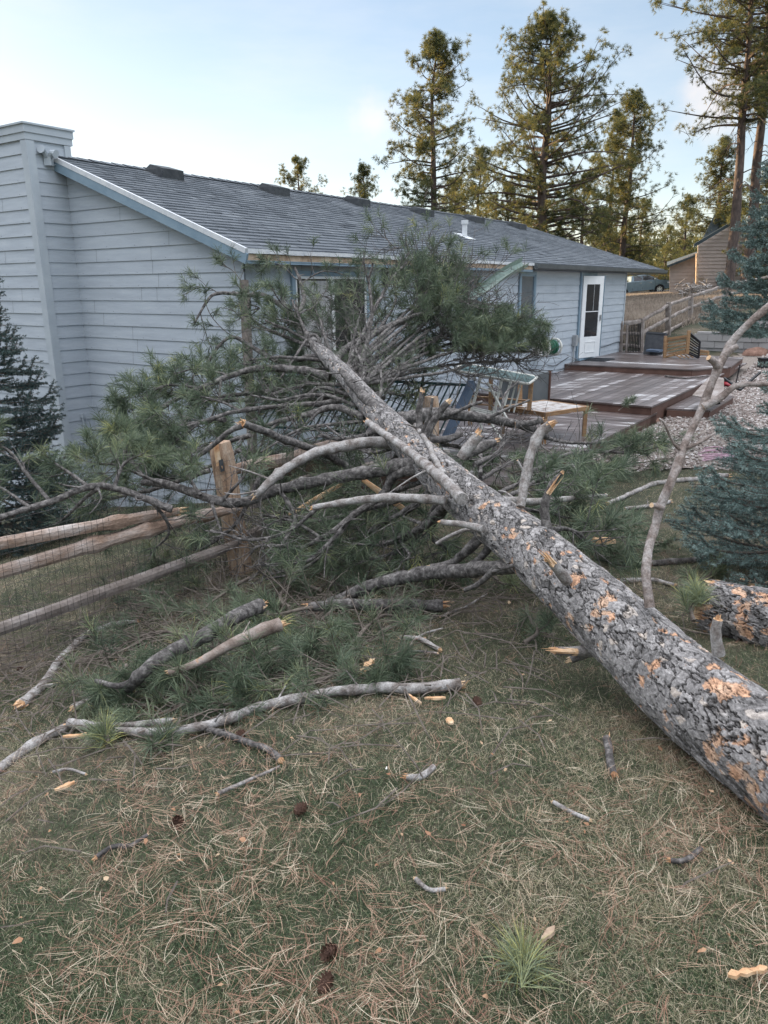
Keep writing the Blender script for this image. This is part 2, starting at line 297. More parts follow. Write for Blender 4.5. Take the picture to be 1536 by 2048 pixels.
_K = tps(((CP[:, None, :2]-CP[None, :, :2])**2).sum(-1))+np.eye(len(CP))*.3
_A = np.block([[_K, np.c_[np.ones(len(CP)), CP[:, :2]]], [np.r_[[np.ones(len(CP))], CP[:, :2].T], np.zeros((3, 3))]])
_w = np.linalg.solve(_A, np.r_[CP[:, 2], 0, 0, 0])
def gz(x, y):
    x = np.asarray(x, float); y = np.asarray(y, float); sh = np.broadcast(x, y).shape
    x = np.broadcast_to(x, sh).ravel(); y = np.broadcast_to(y, sh).ravel(); r = np.empty(x.size)
    for a in range(0, x.size, 20000):
        xx, yy = np.clip(x[a:a+20000], -150, 150), np.clip(y[a:a+20000], -100, 200)
        r[a:a+20000] = tps((xx[:, None]-CP[:, 0])**2+(yy[:, None]-CP[:, 1])**2) @ _w[:-3]+_w[-3]+_w[-2]*xx+_w[-1]*yy
    r = r + .02*(vnoise(np.stack([x*1.3, y*1.3, x*0], -1), 3)-.5)*np.clip(1-np.hypot(x, y)/40, 0, 1)*2
    return r.reshape(sh) if sh else float(r[0])
def hit(u, v, h=0):      # where the sight line through (u,v) meets the ground (+h)
    d = ray(u, v); Ys = np.concatenate([np.linspace(1, 20, 400), np.linspace(20, 150, 600)]); P = CAM+d[None]*(Ys/d[1])[:, None]
    k = np.argmax(P[:, 2] < gz(P[:, 0], P[:, 1])+h)
    if k == 0: k = len(Ys)-1
    p = P[k].copy(); p[2] = gz(p[0], p[1])+h; return p
def build_ground():
    a = np.linspace(-1, 1, 241); xs = np.sign(a)*(np.abs(a)*14+np.sinh(np.abs(a)*6)*3.2)
    b = np.linspace(-.55, 1, 260); ys = 6+np.sign(b)*(np.abs(b)*16+np.sinh(np.abs(b)*6)*3.4)
    X, Y = np.meshgrid(xs, ys); Z = gz(X, Y); n, k = X.shape
    i = np.arange(n*k).reshape(n, k); q = np.stack([i[:-1, :-1], i[:-1, 1:], i[1:, 1:], i[1:, :-1]], -1).reshape(-1, 4)
    m = MB(); m.add(np.stack([X, Y, Z], -1), q); o = m.build('ground', M['soil'], smooth=True, origin=(0, 0, 0)); tagit(o, kind='structure')
build_ground()
def added_shade_hills():  # unseen ridge added to block the low sun from yard, house and field
    m = MB(); cs = np.linspace(-70, 59, 70); ts = np.linspace(70, 120, 20); C_, T_ = np.meshgrid(cs, ts)
    sd = np.array([math.sin(SUN_AZ), math.cos(SUN_AZ)]); nn = np.array([sd[1], -sd[0]])
    X = nn[0]*C_+sd[0]*T_; Y = nn[1]*C_+sd[1]*T_
    e = np.clip((59-C_)/2, 0, 1)*np.clip((C_+70)/20, 0, 1); Z = gz(X, Y)-.5+np.interp(C_, [-70, 29, 35, 60], [18, 18, 11, 10.5])*np.clip(1-np.abs(T_-95)/24, 0, 1)**.8*e+1.5*vnoise(np.stack([X/6, Y/6, X*0], -1), 5)*e
    n, k = X.shape; i = np.arange(n*k).reshape(n, k); q = np.stack([i[:-1, :-1], i[:-1, 1:], i[1:, 1:], i[1:, :-1]], -1).reshape(-1, 4)
    m.add(np.stack([X, Y, Z], -1), q); tagit(m.build('added_shade_hills', M['soil'], smooth=True), kind='structure')
added_shade_hills()
# ------------------------------------------------------------------ house
E1 = np.array([.5635, .826, 0]); E1 /= np.linalg.norm(E1); E2 = np.array([E1[1], -E1[0], 0]); EG = -E2   # along long wall, outwards, along gable wall
CO = np.array([-1.72, 9.95, 0]); UP = np.array([0, 0, 1.0])
def H(s, d, z): p = CO+E1*s+E2*d; return np.array([p[0], p[1], z])
def wall_sz(u, v, off=0.0):
    d = ray(u, v); t = ((CO+E2*off-CAM) @ E2)/(d @ E2); p = CAM+d*t; return (p-CO) @ E1, p[2]
ROWH = .178; ZB = -2.3; ZE = 2.03; WG = 3.46; SL = .37; LEN = 15.4
house = empty('house', H(0, 0, ZB), 'single storey house with pale blue grey lap siding, under a dark shingle roof', 'house')
def siding_rows(m, A, D, Nn, s0, s1, z0, z1, zlim=None, g=None):
    k0 = math.floor((z0-ZB)/ROWH)
    z = ZB+k0*ROWH
    while z < z1-.01:
        a, b = max(z, z0), min(z+ROWH, z1)
        sa = sb = s0
        if zlim is not None: sa = max(s0, zlim(a)); sb = max(s0, zlim(b))
        if sa >= s1: break
        sb = min(sb, s1)
        def P(s, zz, off): p = A+D*s+Nn*off; return (p[0], p[1], zz)
        o = .016+(g.uniform(-.002, .003) if g is not None else 0)
        # boards of random lengths with hairline butt joints
        m.add([P(sa, a, o), P(s1, a, o), P(s1, b, .003), P(sb, b, .003), P(sa, a, .0), P(s1, a, .0)], [(0, 1, 2, 3), (4, 5, 1, 0)], rnd=g.uniform(0, 1) if g is not None else .5)
        if g is not None and s1-sa > 2:
            for ss in np.arange(s0+.2, s1, .61):
                if ss > sa+.05: m.add([P(ss-.004, a+.02, o+.0012), P(ss+.004, a+.02, o+.0012), P(ss+.004, a+.028, o+.0008), P(ss-.004, a+.028, o+.0008)], [(0, 1, 2, 3)], m=1)
            for _ in range(int((s1-sa)/3)+(g.random() < .5)):
                ss = g.uniform(sa+.3, s1-.3)
                m.add([P(ss, a, o+.0015), P(ss+.004, a, o+.0015), P(ss+.004, b, .0045), P(ss, b, .0045)], [(0, 1, 2, 3)], m=1)
        z += ROWH
g1 = np.random.default_rng(3)
m = MB(); siding_rows(m, CO, E1, E2, 0.0, LEN, -1.3, ZE+.1, g=g1); m.build('long_wall', [M['siding'], M['darkvent']], house)
CW = 3.41
m = MB(); siding_rows(m, CO, EG, -E1, 0.0, CW, ZB, 3.5, zlim=lambda z: (z-(ZE+.06))/SL, g=g1); m.build('gable_wall', [M['siding'], M['darkvent']], house)
# the inner shell and hidden far walls (solid)
m = MB()
c0, c1 = H(0, 0, 0), H(LEN, 0, 0); W2 = WG*2
for A, Bv in ((H(LEN-.01, -.02, 0), H(LEN-.01, -W2, 0)), (H(0, -W2, 0), H(LEN, -W2, 0))):
    m.add([(A[0], A[1], ZB), (Bv[0], Bv[1], ZB), (Bv[0], Bv[1], ZE+.1), (A[0], A[1], ZE+.1)], [(0, 1, 2, 3)])
A, Bv = H(.01, -CW, 0), H(.01, -W2, 0); m.poly([(A[0], A[1], ZB), (Bv[0], Bv[1], ZB), (Bv[0], Bv[1], ZE+.05), (A[0], A[1], ZE+CW*SL)])
m.build('back_wall', M['siding'], house)
# foundation strip
m = MB(); m.box(H(LEN/2, -.02, -1.8), E1, E2, UP, LEN/2, .015, .5); m.build('foundation', M['block'], house)
# chimney
ch = empty('chimney_base', (0, 0, 0)); bpy.data.objects.remove(ch)
cf = CO+EG*CW-E1*.56
g2 = np.random.default_rng(5)
m = MB(); CHZ = 3.66; CHW = 3.2; CHD = .66
siding_rows(m, cf, EG, -E1, .10, CHW, ZB, CHZ, g=g2)
siding_rows(m, cf, E1, E2, .10, CHD, ZB, CHZ, g=g2)
bk = cf+E1*CHD; m.add([(*(bk)[:2], 2.9), (*(bk+EG*CHW)[:2], 2.9), (*(bk+EG*CHW)[:2], CHZ), (*(bk)[:2], CHZ)], [(0, 1, 2, 3)])
chim = m.build('chimney', [M['siding'], M['darkvent']], house)
m = MB()
def vboard(m, p, ax, w, th, z0, z1, out_): m.box(np.array([p[0], p[1], (z0+z1)/2])+ax*w/2+out_*th/2, ax, out_, UP, w/2, th/2, (z1-z0)/2)
vboard(m, cf, EG, .105, .03, ZB, CHZ-.10, -E1); vboard(m, cf-E1*.03, E1, .125, .03, ZB, CHZ-.10, E2)
vboard(m, cf+E1*(CHD-.1), E1, .1, .03, 2.9, CHZ-.10, E2)
m.build('corner_board', M['corner'], chim)
m = MB(); cc = cf+EG*CHW/2+E1*CHD/2; cc = np.array([cc[0], cc[1], CHZ])
m.box(cc+UP*.045, EG, E1, UP, CHW/2+.05, CHD/2+.05, .05); m.box(cc-UP*.05, EG, E1, UP, CHW/2+.035, CHD/2+.035, .045); m.box(cc+UP*.105, EG, E1, UP, CHW/2+.07, CHD/2+.07, .012)
m.build('chimney_cap', M['corner'], chim)
# floodlight and its bracket at the chimney top
p = cf+E2*.04+E1*.28; m = MB(); m.bx((p[0], p[1], 3.32), (.05, .05, .06)); m.tube([(p[0], p[1], 3.34), (p[0]+.07, p[1]-.03, 3.42), (p[0]+.13, p[1]-.05, 3.40)], [.03, .045, .06], 10); m.tube([(p[0], p[1], 3.34), (p[0]-.03, p[1]-.07, 3.44), (p[0]-.04, p[1]-.13, 3.46)], [.03, .045, .06], 10)
m.tube(spline([(p[0], p[1], 3.27), (p[0]+.1, p[1]+.12, 3.30), (p[0]+.26, p[1]+.38, 3.40)], 10), .008, 5)
m.build('flood_light', M['corner'], chim)
# conduit in the return of the chimney
q = cf+E1*.33+E2*.035; m = MB(); m.tube([(q[0], q[1], -.30), (q[0], q[1], ZB)], .013, 8); m.tube([(q[0]+.035, q[1]+.05, -.30), (q[0]+.035, q[1]+.05, ZB)], .008, 6); m.bx((q[0], q[1], -.27), (.02, .02, .03))
m.build('conduit', M['corner'], chim)
# roof: courses of shingle tabs; near gable overhang .18, hip at far end
OH = .22; SE = -OH*SL; NL = -.16; FL = 18.5
def roofp(s, a, lift=0):   # a = horizontal distance up the slope from the long wall, s along
    p = CO+E1*s-E2*a; return np.array([p[0], p[1], ZE+.10+a*SL+lift])
m = MB(); g3 = np.random.default_rng(11); EXP = .132; a0 = -OH; nrow = int((WG+OH)/EXP)+1
for r_ in range(nrow):
    a = a0+r_*EXP; b = min(a+EXP+.0, WG)
    if a >= WG: break
    smax = FL-max(0, (a+OH))*.84; s = NL-g3.uniform(0, .3)
    while s < smax:
        w = g3.choice([.14, .18, .22, .27, .33])*1.0; e = min(s+w, smax); s_ = max(s, NL)
        if e > s_+.01:
            th = .016+g3.choice([0, .004, .006, .003])
            e2 = min(e, FL-max(0, b+OH)*.84)
            if e2 <= s_: e2 = s_+.001
            wob = .004*math.sin(s*1.7+r_*.3) + g3.uniform(-.004, .004)
            P0, P1 = roofp(s_, a, th+wob*.4), roofp(e-.004, a, th+wob*.4); P2, P3 = roofp(e2-.004, b, .003), roofp(s_, b, .003); P4, P5 = roofp(s_, a, -.004), roofp(e-.004, a, -.004)
            m.add([P0, P1, P2, P3, P4, P5], [(0, 1, 2, 3), (4, 5, 1, 0)], rnd=float(np.clip(g3.normal(.48, .13), 0, 1)))
        s = e
slope_r = m
# back slope, far hip and ridge cap
slope_r.add([roofp(NL, WG), roofp(FL-3.1, WG), (*roofp(FL, -OH)[:2], ZE), (*roofp(NL, -OH)[:2], ZE)], None)
rb = lambda s, z=0: np.array([*(CO+E1*s-E2*(2*WG+OH))[:2], ZE+.10-OH*SL+z])
slope_r.add([roofp(NL, WG), roofp(FL-3.1, WG), rb(FL), rb(NL)], [(0, 1, 2, 3)], rnd=.4)
slope_r.add([roofp(FL-3.1, WG), roofp(FL, -OH), rb(FL)], t=[(0, 1, 2)], rnd=.4)
s = NL
while s < FL-3.1:
    e = min(s+.2, FL-3.1)
    for sg in (-1, 1):
        z1_ = .03+g3.uniform(0, .006); A_, B_ = roofp(s, WG, z1_), roofp(e, WG, z1_-.008); C_ = B_-E2*sg*.13*-1; D_ = A_-E2*sg*.13*-1; C_[2] -= .13*SL; D_[2] -= .13*SL
        slope_r.add([A_, B_, C_, D_], [(0, 1, 2, 3)], rnd=float(g3.uniform(.2, .8)))
    s = e
roof = slope_r.build('roof', M['shingle'], house)
# deck under the shingles, soffit
m = MB()
uz = lambda s, a, l: roofp(s, a, l)
m.add([uz(NL, -OH, -.012), uz(FL, -OH, -.012), uz(FL-3.1, WG, -.012), uz(NL, WG, -.012), uz(NL, -OH, -.05), uz(FL, -OH, -.05), uz(FL-3.1, WG, -.05), uz(NL, WG, -.05)],
      [(4, 5, 6, 7), (0, 1, 5, 4), (0, 4, 7, 3)])
zs = ZE+.02-OH*SL
m.add([(*roofp(NL, -OH)[:2], zs-.055), (*roofp(FL, -OH)[:2], zs-.055), (*roofp(FL, .05)[:2], zs-.055), (*roofp(NL, .05)[:2], zs-.055)], [(3, 2, 1, 0)])
p = [roofp(LEN-.05, .02), roofp(FL, .02), rb(FL), rb(LEN-.05)]; m.poly([(*x[:2], zs-.052) for x in p][::-1])
m.build('soffit', M['siding'], roof)
# fascia along the eave: pale drip edge over a torn raw board, then gutter for the far third
sE = wall_sz(1048, 525)[0]
def along(m, s0, s1, d0, d1, z0, z1, mm=0, rnd=.5): m.box(H((s0+s1)/2, (d0+d1)/2, (z0+z1)/2), E1, E2, UP, (s1-s0)/2, (d1-d0)/2, (z1-z0)/2, mm, rnd)
zt = ZE+.10-OH*SL
m = MB(); g4 = np.random.default_rng(2)
s = NL
while s < sE:      # drip edge, dented where the tree struck
    e = min(s+.35, sE); o = g4.uniform(-.006, .012); along(m, s, e, OH-.02+o, OH+.012+o, zt-.045+g4.uniform(-.006, .004), zt+.006+g4.uniform(-.004, .004)); s = e
m.build('drip_edge', M['whitemetal'], roof)
m = MB(); s = NL
while s < sE:
    e = min(s+g4.uniform(.12, .3), sE); along(m, s, e, OH-.05, OH-.012+g4.uniform(-.01, .004), zt-.125-g4.uniform(0, .012), zt-.046-g4.uniform(0, .008)); s = e
m.build('torn_fascia', M['rawwood'], roof)
m = MB(); along(m, NL, sE, OH-.055, OH-.006, zt-.165, zt-.126); m.build('sub_fascia', M['bluetrim'], roof)
m = MB()
prof = [(0, 0), (0, -.11), (.06, -.125), (.10, -.09), (.115, -.01), (.105, -.01), (.09, -.08), (.055, -.11), (.012, -.1), (.012, 0)]
V = [H(s_, OH+x, zt+.0+z) for s_ in (sE, FL) for x, z in prof]; k = len(prof)
m.add(V, [(i, i+1, i+1+k, i+k) for i in range(k-1)]); m.poly(V[k:]); m.poly(V[:k][::-1])
m.build('gutter', M['brownfascia'], roof)
# rake boards
m = MB(); dv = nrm(roofp(0, 1)-roofp(0, 0)); nv = np.cross(E1, dv); nv = nv*np.sign(nv[2])
pa, pb = roofp(NL-.018, -OH), roofp(NL-.018, WG-.03)
m.box((pa+pb)/2-UP*.02, dv, E1, nv, np.linalg.norm(pb-pa)/2, .02, .032); m.build('rake_flashing', M['whitemetal'], roof)
m = MB(); m.box((pa+pb)/2-UP*.112, dv, E1, nv, np.linalg.norm(pb-pa)/2+.005, .014, .062); m.build('rake_board', M['bluetrim'], roof)
# roof vents
def vent(u, v, w=.42):
    d = ray(u, v); A = roofp(0, 0); t = ((A-CAM) @ nv)/(d @ nv); p = CAM+d*t
    m = MB(); n_ = 6; x, y, z = E1*w/2, dv*.23, nv
    V = [p-x-y, p+x-y, p+x*.95+y, p-x*.95+y, p-x*.95-y*.8+z*.15, p+x*.95-y*.8+z*.15, p+x*.85+y*.6+z*.12, p-x*.85+y*.6+z*.12]
    m.add(V, [(0, 1, 5, 4), (1, 2, 6, 5), (2, 3, 7, 6), (3, 0, 4, 7), (4, 5, 6, 7)])
    m.box(p+z*.005, E1, dv, nv, w/2+.05, .28, .006)
    m.build('roof_vent', M['darkvent'], roof)
for u, v in ((328, 352), (546, 386), (712, 408), (842, 428), (946, 442), (1032, 455)): vent(u, v, .5 if u > 800 else .44)
d = ray(929, 474); t = ((roofp(0, 0)-CAM) @ nv)/(d @ nv); p = CAM+d*t
m = MB(); m.tube([p-UP*.05, p+UP*.1, p+UP*.26], [.06, .055, .055], 12); m.box(p+nv*.012, E1, dv, nv, .17, .2, .008); m.tube([p+UP*.26, p+UP*.34], [.075, .075], 12)
m.build('flue_pipe', M['whitemetal'], roof)
# openings
def opening(u0, v0, u1, v1, name, cols=1, frame='bluetrim', glass='glass', sill=True):
    s0, z1 = wall_sz(u0, v0, .04); s1, z0 = wall_sz(u1, v1, .04)
    fr = .07; m = MB(); d0, d1 = .005, .05
    along(m, s0-fr, s1+fr, d0, d1, z1, z1+fr); along(m, s0-fr, s1+fr, d0, d1, z0-fr, z0)
    along(m, s0-fr, s0, d0, d1, z0, z1); along(m, s1, s1+fr, d0, d1, z0, z1)
    w = m.build(name, M[frame], house)
    m = MB()
    for i in range(cols):
        a, b = s0+(s1-s0)*i/cols, s0+(s1-s0)*(i+1)/cols; f2 = .035
        along(m, a, b, .018, .042, z0, z0+f2); along(m, a, b, .018, .042, z1-f2, z1); along(m, a, a+f2, .018, .042, z0+f2, z1-f2); along(m, b-f2, b, .018, .042, z0+f2, z1-f2)
    m.build('sash', M['white'] if cols > 1 else M['bluetrim'], w)
    m = MB(); along(m, s0+.01, s1-.01, .018, .024, z0+.01, z1-.01); m.build('pane', M[glass], w)
    return s0, s1, z0, z1, w
opening(1043, 549, 1066, 643, 'window')
opening(932, 548, 958, 625, 'window')
s0, s1, z0, z1, w = opening(590, 552, 735, 760, 'sliding_door', 2, glass='glassdark')
m = MB(); along(m, s0+.1, s0+(s1-s0)*.47, .025, .031, z0+.1, z1-.06); m.build('curtain', M['curtain'], w)
# storm door
s0, z1 = wall_sz(1166, 551, .05); s1, z0 = wall_sz(1187, 712, .05); z0 = -.185; s1 = s0+.95
m = MB(); fr = .09
along(m, s0-fr, s0, .005, .055, z0, z1+fr); along(m, s1, s1+fr, .005, .055, z0, z1+fr); along(m, s0, s1, .005, .055, z1, z1+fr); along(m, s0-.05, s1+.05, .0, .12, z0-.05, z0)
along(m, s1-.02, s1+.0, .005, .30, z0+.02, z1)
door_f = m.build('door_frame', M['bluetrim'], house)
# door panel hinged slightly open (swung a few degrees)
hp = H(s0+.01, .06, 0); ang = R(14); DD = nrm(E1*math.cos(ang)+E2*math.sin(ang)); DN = np.cross(DD, UP)
def dbox(m, a, b, z0_, z1_, t0=-.02, t1=.02, mm=0): c_ = hp+DD*(a+b)/2+DN*(t0+t1)/2; m.box((c_[0], c_[1], (z0_+z1_)/2), DD, DN, UP, (b-a)/2, abs(t1-t0)/2, (z1_-z0_)/2, mm)
dw = .9; zt_ = z1-.01; zb_ = z0+.01; m = MB()
dbox(m, 0, .16, zb_, zt_); dbox(m, dw-.16, dw, zb_, zt_); dbox(m, .16, dw-.16, zt_-.2, zt_); dbox(m, .16, dw-.16, zb_, zb_+.52)
dbox(m, .22, dw-.22, zb_+.12, zb_+.14, .02, .03); dbox(m, .22, dw-.22, zb_+.38, zb_+.40, .02, .03); dbox(m, .22, .24, zb_+.14, zb_+.38, .02, .03); dbox(m, dw-.24, dw-.22, zb_+.14, zb_+.38, .02, .03)
dr = m.build('storm_door', M['white'], house)
m = MB(); dbox(m, .16, dw-.16, zb_+.52, zt_-.2, -.006, .006); m.build('pane', M['glassdark'], dr)
m = MB(); dbox(m, .16, dw-.16, zb_+1.13, zb_+1.15, .007, .014); dbox(m, .5, .505, zb_+1.15, zt_-.2, .007, .012); m.build('screen_bar', M['white'], dr)
m = MB(); dbox(m, dw-.1, dw-.07, zb_+.9, zb_+1.05, .02, .06); m.build('handle', M['greymetal'], dr)
# electric meter and conduit beside the door
sM, zM = wall_sz(1145, 680); m = MB(); along(m, sM-.07, sM+.07, .016, .12, zM-.14, zM+.12); along(m, sM+.08, sM+.12, .03, .14, zM-.06, zM+.06)
mt = m.build('meter_box', M['greymetal'], house); m = MB(); q = H(sM-.01, .05, 0); m.tube([(q[0], q[1], zM-.14), (q[0], q[1], -.26)], .018, 8)
m.tube(spline([(q[0], q[1], -.2), H(sM+.3, .04, -.16), H(sM+.6, .04, -.2)], 8), .008, 5); m.build('conduit', M['greymetal'], mt)
m = MB(); m.tube(spline([H(9.9, .03, -.2), H(10.3, .035, -.24), H(10.8, .03, -.17), H(11.2, .03, -.1)], 14), .009, 5); m.build('cable', M['darkvent'], house)
m = MB(); m.tube(spline([H(13, .03, 0), H(13.8, .035, -.02), H(14.8, .03, .04), H(15.35, .03, .02)], 14), .009, 5)
m.build('cable', M['darkvent'], house)
m = MB(); vboard(m, H(LEN, 0, 0), E1*-1, .08, .028, -1, ZE, E2); m.build('corner_board', M['corner'], house)
# ------------------------------------------------------------------ deck
ZU, ZM, ZL = -.255, -.40, -.56
def boards(m, poly, z, along_d, bw=.14, gap=.006, th=.028, g=None):
    # clip strips running along direction index (0: along s, 1: along d) to a convex polygon in (s,d)
    P = np.array(poly, float); ax = 1-along_d; lo, hi = P[:, ax].min(), P[:, ax].max(); a = lo
    def clip(P, ax, lim, keep_ge):
        out_ = []
        for i in range(len(P)):
            A, B = P[i], P[(i+1) % len(P)]; ia = (A[ax] >= lim) if keep_ge else (A[ax] <= lim); ib = (B[ax] >= lim) if keep_ge else (B[ax] <= lim)
            if ia: out_.append(A)
            if ia != ib: out_.append(A+(B-A)*((lim-A[ax])/(B[ax]-A[ax])))
        return np.array(out_)
    while a < hi-.01:
        b = min(a+bw-gap, hi); C = clip(P, ax, a, True)
        if len(C): C = clip(C, ax, b, False)
        if len(C) > 2:
            r = float(np.clip(g.normal(.45, .2), 0, 1)); dz = g.uniform(0, .004)
            T = [H(s_, d_, z+dz) for s_, d_ in C]; Bt = [H(s_, d_, z-th) for s_, d_ in C]
            area = sum(C[i][0]*C[(i+1) % len(C)][1]-C[(i+1) % len(C)][0]*C[i][1] for i in range(len(C)))
            if area > 0: T = T[::-1]; Bt = Bt[::-1]
            m.poly(T, 0, r)
            for i in range(len(C)): j = (i+1) % len(C); m.add([T[i], T[j], Bt[j], Bt[i]], [(0, 3, 2, 1)], rnd=r*.6)
        a += bw
def skirt(m, pts, z0, z1):
    for (a, b) in zip(pts[:-1], pts[1:]):
        A, B = H(a[0], a[1], 0), H(b[0], b[1], 0); m.bar((A[0], A[1], (z0+z1)/2), (B[0], B[1], (z0+z1)/2), .03, z1-z0)
deck = empty('deck', H(6, 1.5, -.8), 'red brown stained timber deck with three levels along the house wall', 'deck')
gd = np.random.default_rng(21)
U = [(10.97, .02), (11.15, 3.0), (12.3, 3.6), (15.0, 3.4), (15.7, .02)]
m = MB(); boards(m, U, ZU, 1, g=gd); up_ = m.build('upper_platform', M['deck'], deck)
m = MB(); skirt(m, [(11.0, .02), (11.18, 2.97), (12.3, 3.57), (15.0, 3.37)], ZU-.25, ZU-.03); m.build('skirt_board', M['deckedge'], up_)
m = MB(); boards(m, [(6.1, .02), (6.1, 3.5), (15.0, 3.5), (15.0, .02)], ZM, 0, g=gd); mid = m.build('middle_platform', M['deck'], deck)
m = MB(); skirt(m, [(6.14, .1), (6.14, 3.47), (11.3, 3.47)], ZM-.35, ZM-.03); m.build('skirt_board', M['deckedge'], mid)
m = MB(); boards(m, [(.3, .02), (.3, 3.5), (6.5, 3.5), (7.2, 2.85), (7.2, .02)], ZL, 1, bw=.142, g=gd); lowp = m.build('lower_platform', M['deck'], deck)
m = MB(); skirt(m, [(.34, .05), (.34, 3.47), (6.5, 3.47), (7.18, 2.83)], ZL-.32, ZL-.03); m.build('skirt_board', M['deckedge'], lowp)
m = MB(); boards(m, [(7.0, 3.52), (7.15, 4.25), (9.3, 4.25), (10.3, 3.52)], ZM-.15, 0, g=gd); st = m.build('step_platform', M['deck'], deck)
m = MB(); skirt(m, [(7.0, 3.54), (7.15, 4.22), (9.3, 4.22), (10.3, 3.54)], ZM-.38, ZM-.18); m.build('skirt_board', M['deckedge'], st)
# door mat
sD = wall_sz(1166, 551)[0]; m = MB(); m.box(H(sD+.5, .42, ZU+.012), E1, E2, UP, .42, .26, .008)
for i in range(10): m.box(H(sD+.13+i*.08, .42, ZU+.024), E1, E2, UP, .015, .24, .004)
tagit(m.build('door_mat', M['blackmesh']), 'flat dark mat on the upper deck in front of the white storm door', 'mat')
#PART2
# ------------------------------------------------------------------ plant generators
def needles(mb, P, D, n, L, w, g, spread=(15, 70), stem=.07, droop=.12, tint=0.0, m=0, lv=.35):
    P = np.asarray(P, float).reshape(-1, 3); D = nrm(np.asarray(D, float).reshape(-1, 3)); K = len(P)
    if K == 0: return
    tr = np.repeat(g.normal(.42+tint, .17, K), n); P = np.repeat(P, n, 0); D = np.repeat(D, n, 0); N = len(P)
    rv = nrm(g.standard_normal((N, 3))); px = nrm(np.cross(D, rv)); a = np.radians(g.uniform(*spread, N))[:, None]
    d = D*np.cos(a)+px*np.sin(a); l = (L*g.uniform(1-lv, 1.1, N))[:, None]; b = P-D*(g.uniform(0, 1, N)[:, None]*stem)
    sd = nrm(np.cross(d, g.standard_normal((N, 3))))*(w/2)
    mid = b+d*l*.5+np.array([0, 0, 1])*(l*.02); tip = b+d*l; tip[:, 2] -= (droop*l[:, 0]*g.uniform(.2, 1.6, N)); 
    V = np.stack([b-sd*.7, b+sd*.7, mid+sd, mid-sd, tip], 1).reshape(-1, 3); i = np.arange(N)*5
    Q = np.stack([i, i+1, i+2, i+3], 1); T = np.stack([i+3, i+2, i+4], 1)
    mb.add(V, Q, T, rnd=np.repeat(np.clip(tr+g.normal(0, .10, N), 0, 1), 5), m=m)
def strands(mb, P, D, L, w, g, seg=4, curve=.3, lift=0, rnd=None, m=0):   # long thin curved strips
    N = len(P); D = nrm(D); l = np.broadcast_to(np.asarray(L, float), (N,))[:, None]
    c = nrm(np.cross(D, g.standard_normal((N, 3))))*g.uniform(-curve, curve, N)[:, None]
    if lift is not None: c[:, 2] = lift*np.abs(c[:, 2])
    sd = nrm(np.cross(D, [0, 0, 1.0])+g.normal(0, .3, (N, 3)))*(w/2); Vs = []
    for k in range(seg+1):
        t = k/seg; p = P+D*l*t+c*l*(t*(1-t)*1.6)
        ww = 1 if k < seg else .3; Vs += [p-sd*ww, p+sd*ww]
    V = np.stack(Vs, 1).reshape(-1, 3); i = np.arange(N)*(2*seg+2); Q = np.concatenate([np.stack([i+2*k, i+2*k+1, i+2*k+3, i+2*k+2], 1) for k in range(seg)])
    r = g.uniform(0, 1, N) if rnd is None else rnd
    mb.add(V, Q, rnd=np.repeat(r, 2*seg+2), m=m)
KO = [(868, 698, 1175, 905, 12.5, 1.0), (640, 545, 745, 690, 12, .6), (1100, 535, 1260, 735, 13, .97), (1025, 535, 1100, 630, 13, .9), (930, 515, 1065, 612, 14.5, .93), (400, 862, 500, 960, 5.72, 1.0), (415, 950, 535, 1170, 5.85, 1.0), (180, 1240, 560, 1400, 6, .08), (560, 1115, 1020, 1245, 4.7, .6), (0, 850, 260, 980, 6, .4), (-20, 1000, 470, 1300, 5.6, .55), (838, 775, 895, 880, 8.1, .85), (740, 430, 960, 515, 14, .72), (960, 500, 1100, 560, 14, .8), (600, 480, 780, 545, 12, .6), (540, 740, 700, 880, 12, .35), (480, 860, 860, 1000, 6.2, .45)]
def cull(TP, TD, g):
    P = np.array(TP); D = np.array(TD); d = P-CAM; zc = d @ fwd; u = CX+F*(d @ right)/zc; v = CY-F*(d @ upv)/zc; k = np.ones(len(P), bool)
    for a, b, c, e, Y, pr in KO: k &= ~((u > a) & (u < c) & (v > b) & (v < e) & (P[:, 1] < Y) & (g.random(len(P)) < pr))
    return P[k], D[k]
def px3(pts):
    return np.array([p if isinstance(p, np.ndarray) else W(*p) for p in pts])
def wpx(p, w): return w/2*float((np.asarray(p)-CAM) @ fwd)/F
def rough_limb(mb, pts, w0, w1, g, n=9, mm=0, k=None, wob=.006, rm=None, knots=True, rawd=False):
    P = px3(pts); L = np.linalg.norm(np.diff(P, axis=0), axis=1).sum(); k = k or max(8, int(L/.035)); S_ = spline(P, k)
    r0, r1 = (w0, w1) if rawd else (wpx(P[0], w0), wpx(P[-1], w1)); r = np.linspace(r0, r1, k)
    S_ = S_+np.stack([vnoise(S_*9+q*17, q)-.5 for q in (1, 2, 3)], 1)*wob*2
    r = r*(1+.22*(vnoise(S_*22, 5)-.5)*2*.6)
    if knots:
        for _ in range(int(L/.35)): c_ = g.integers(0, k); r = r*(1+.16*np.exp(-((np.arange(k)-c_)*L/k/.02)**2))
    mb.tube(S_, r, n, m=mm, jit=.05, g=g, mcap=rm)
    return S_, r
def splinter(mb, p, d, r, g, n=7, L=None, m=1):
    d = nrm(d); n = n*2; L = L or r*1.7
    a = nrm(np.cross(d, (.3, .2, 1))); b = np.cross(d, a)
    for _ in range(n):
        t = g.uniform(0, 6.28); rr = r*g.uniform(.1, .8); o = p+(a*math.cos(t)+b*math.sin(t))*rr-d*r*.5
        l = L*g.uniform(.15, 1)**1.4; q = r*g.uniform(.14, .34); e = o+d*(l+r*.5)+(a*g.normal()+b*g.normal())*r*.25
        mb.tube([o, (o+e)/2, e], [q, q*.8, q*.15], 4, m=m)
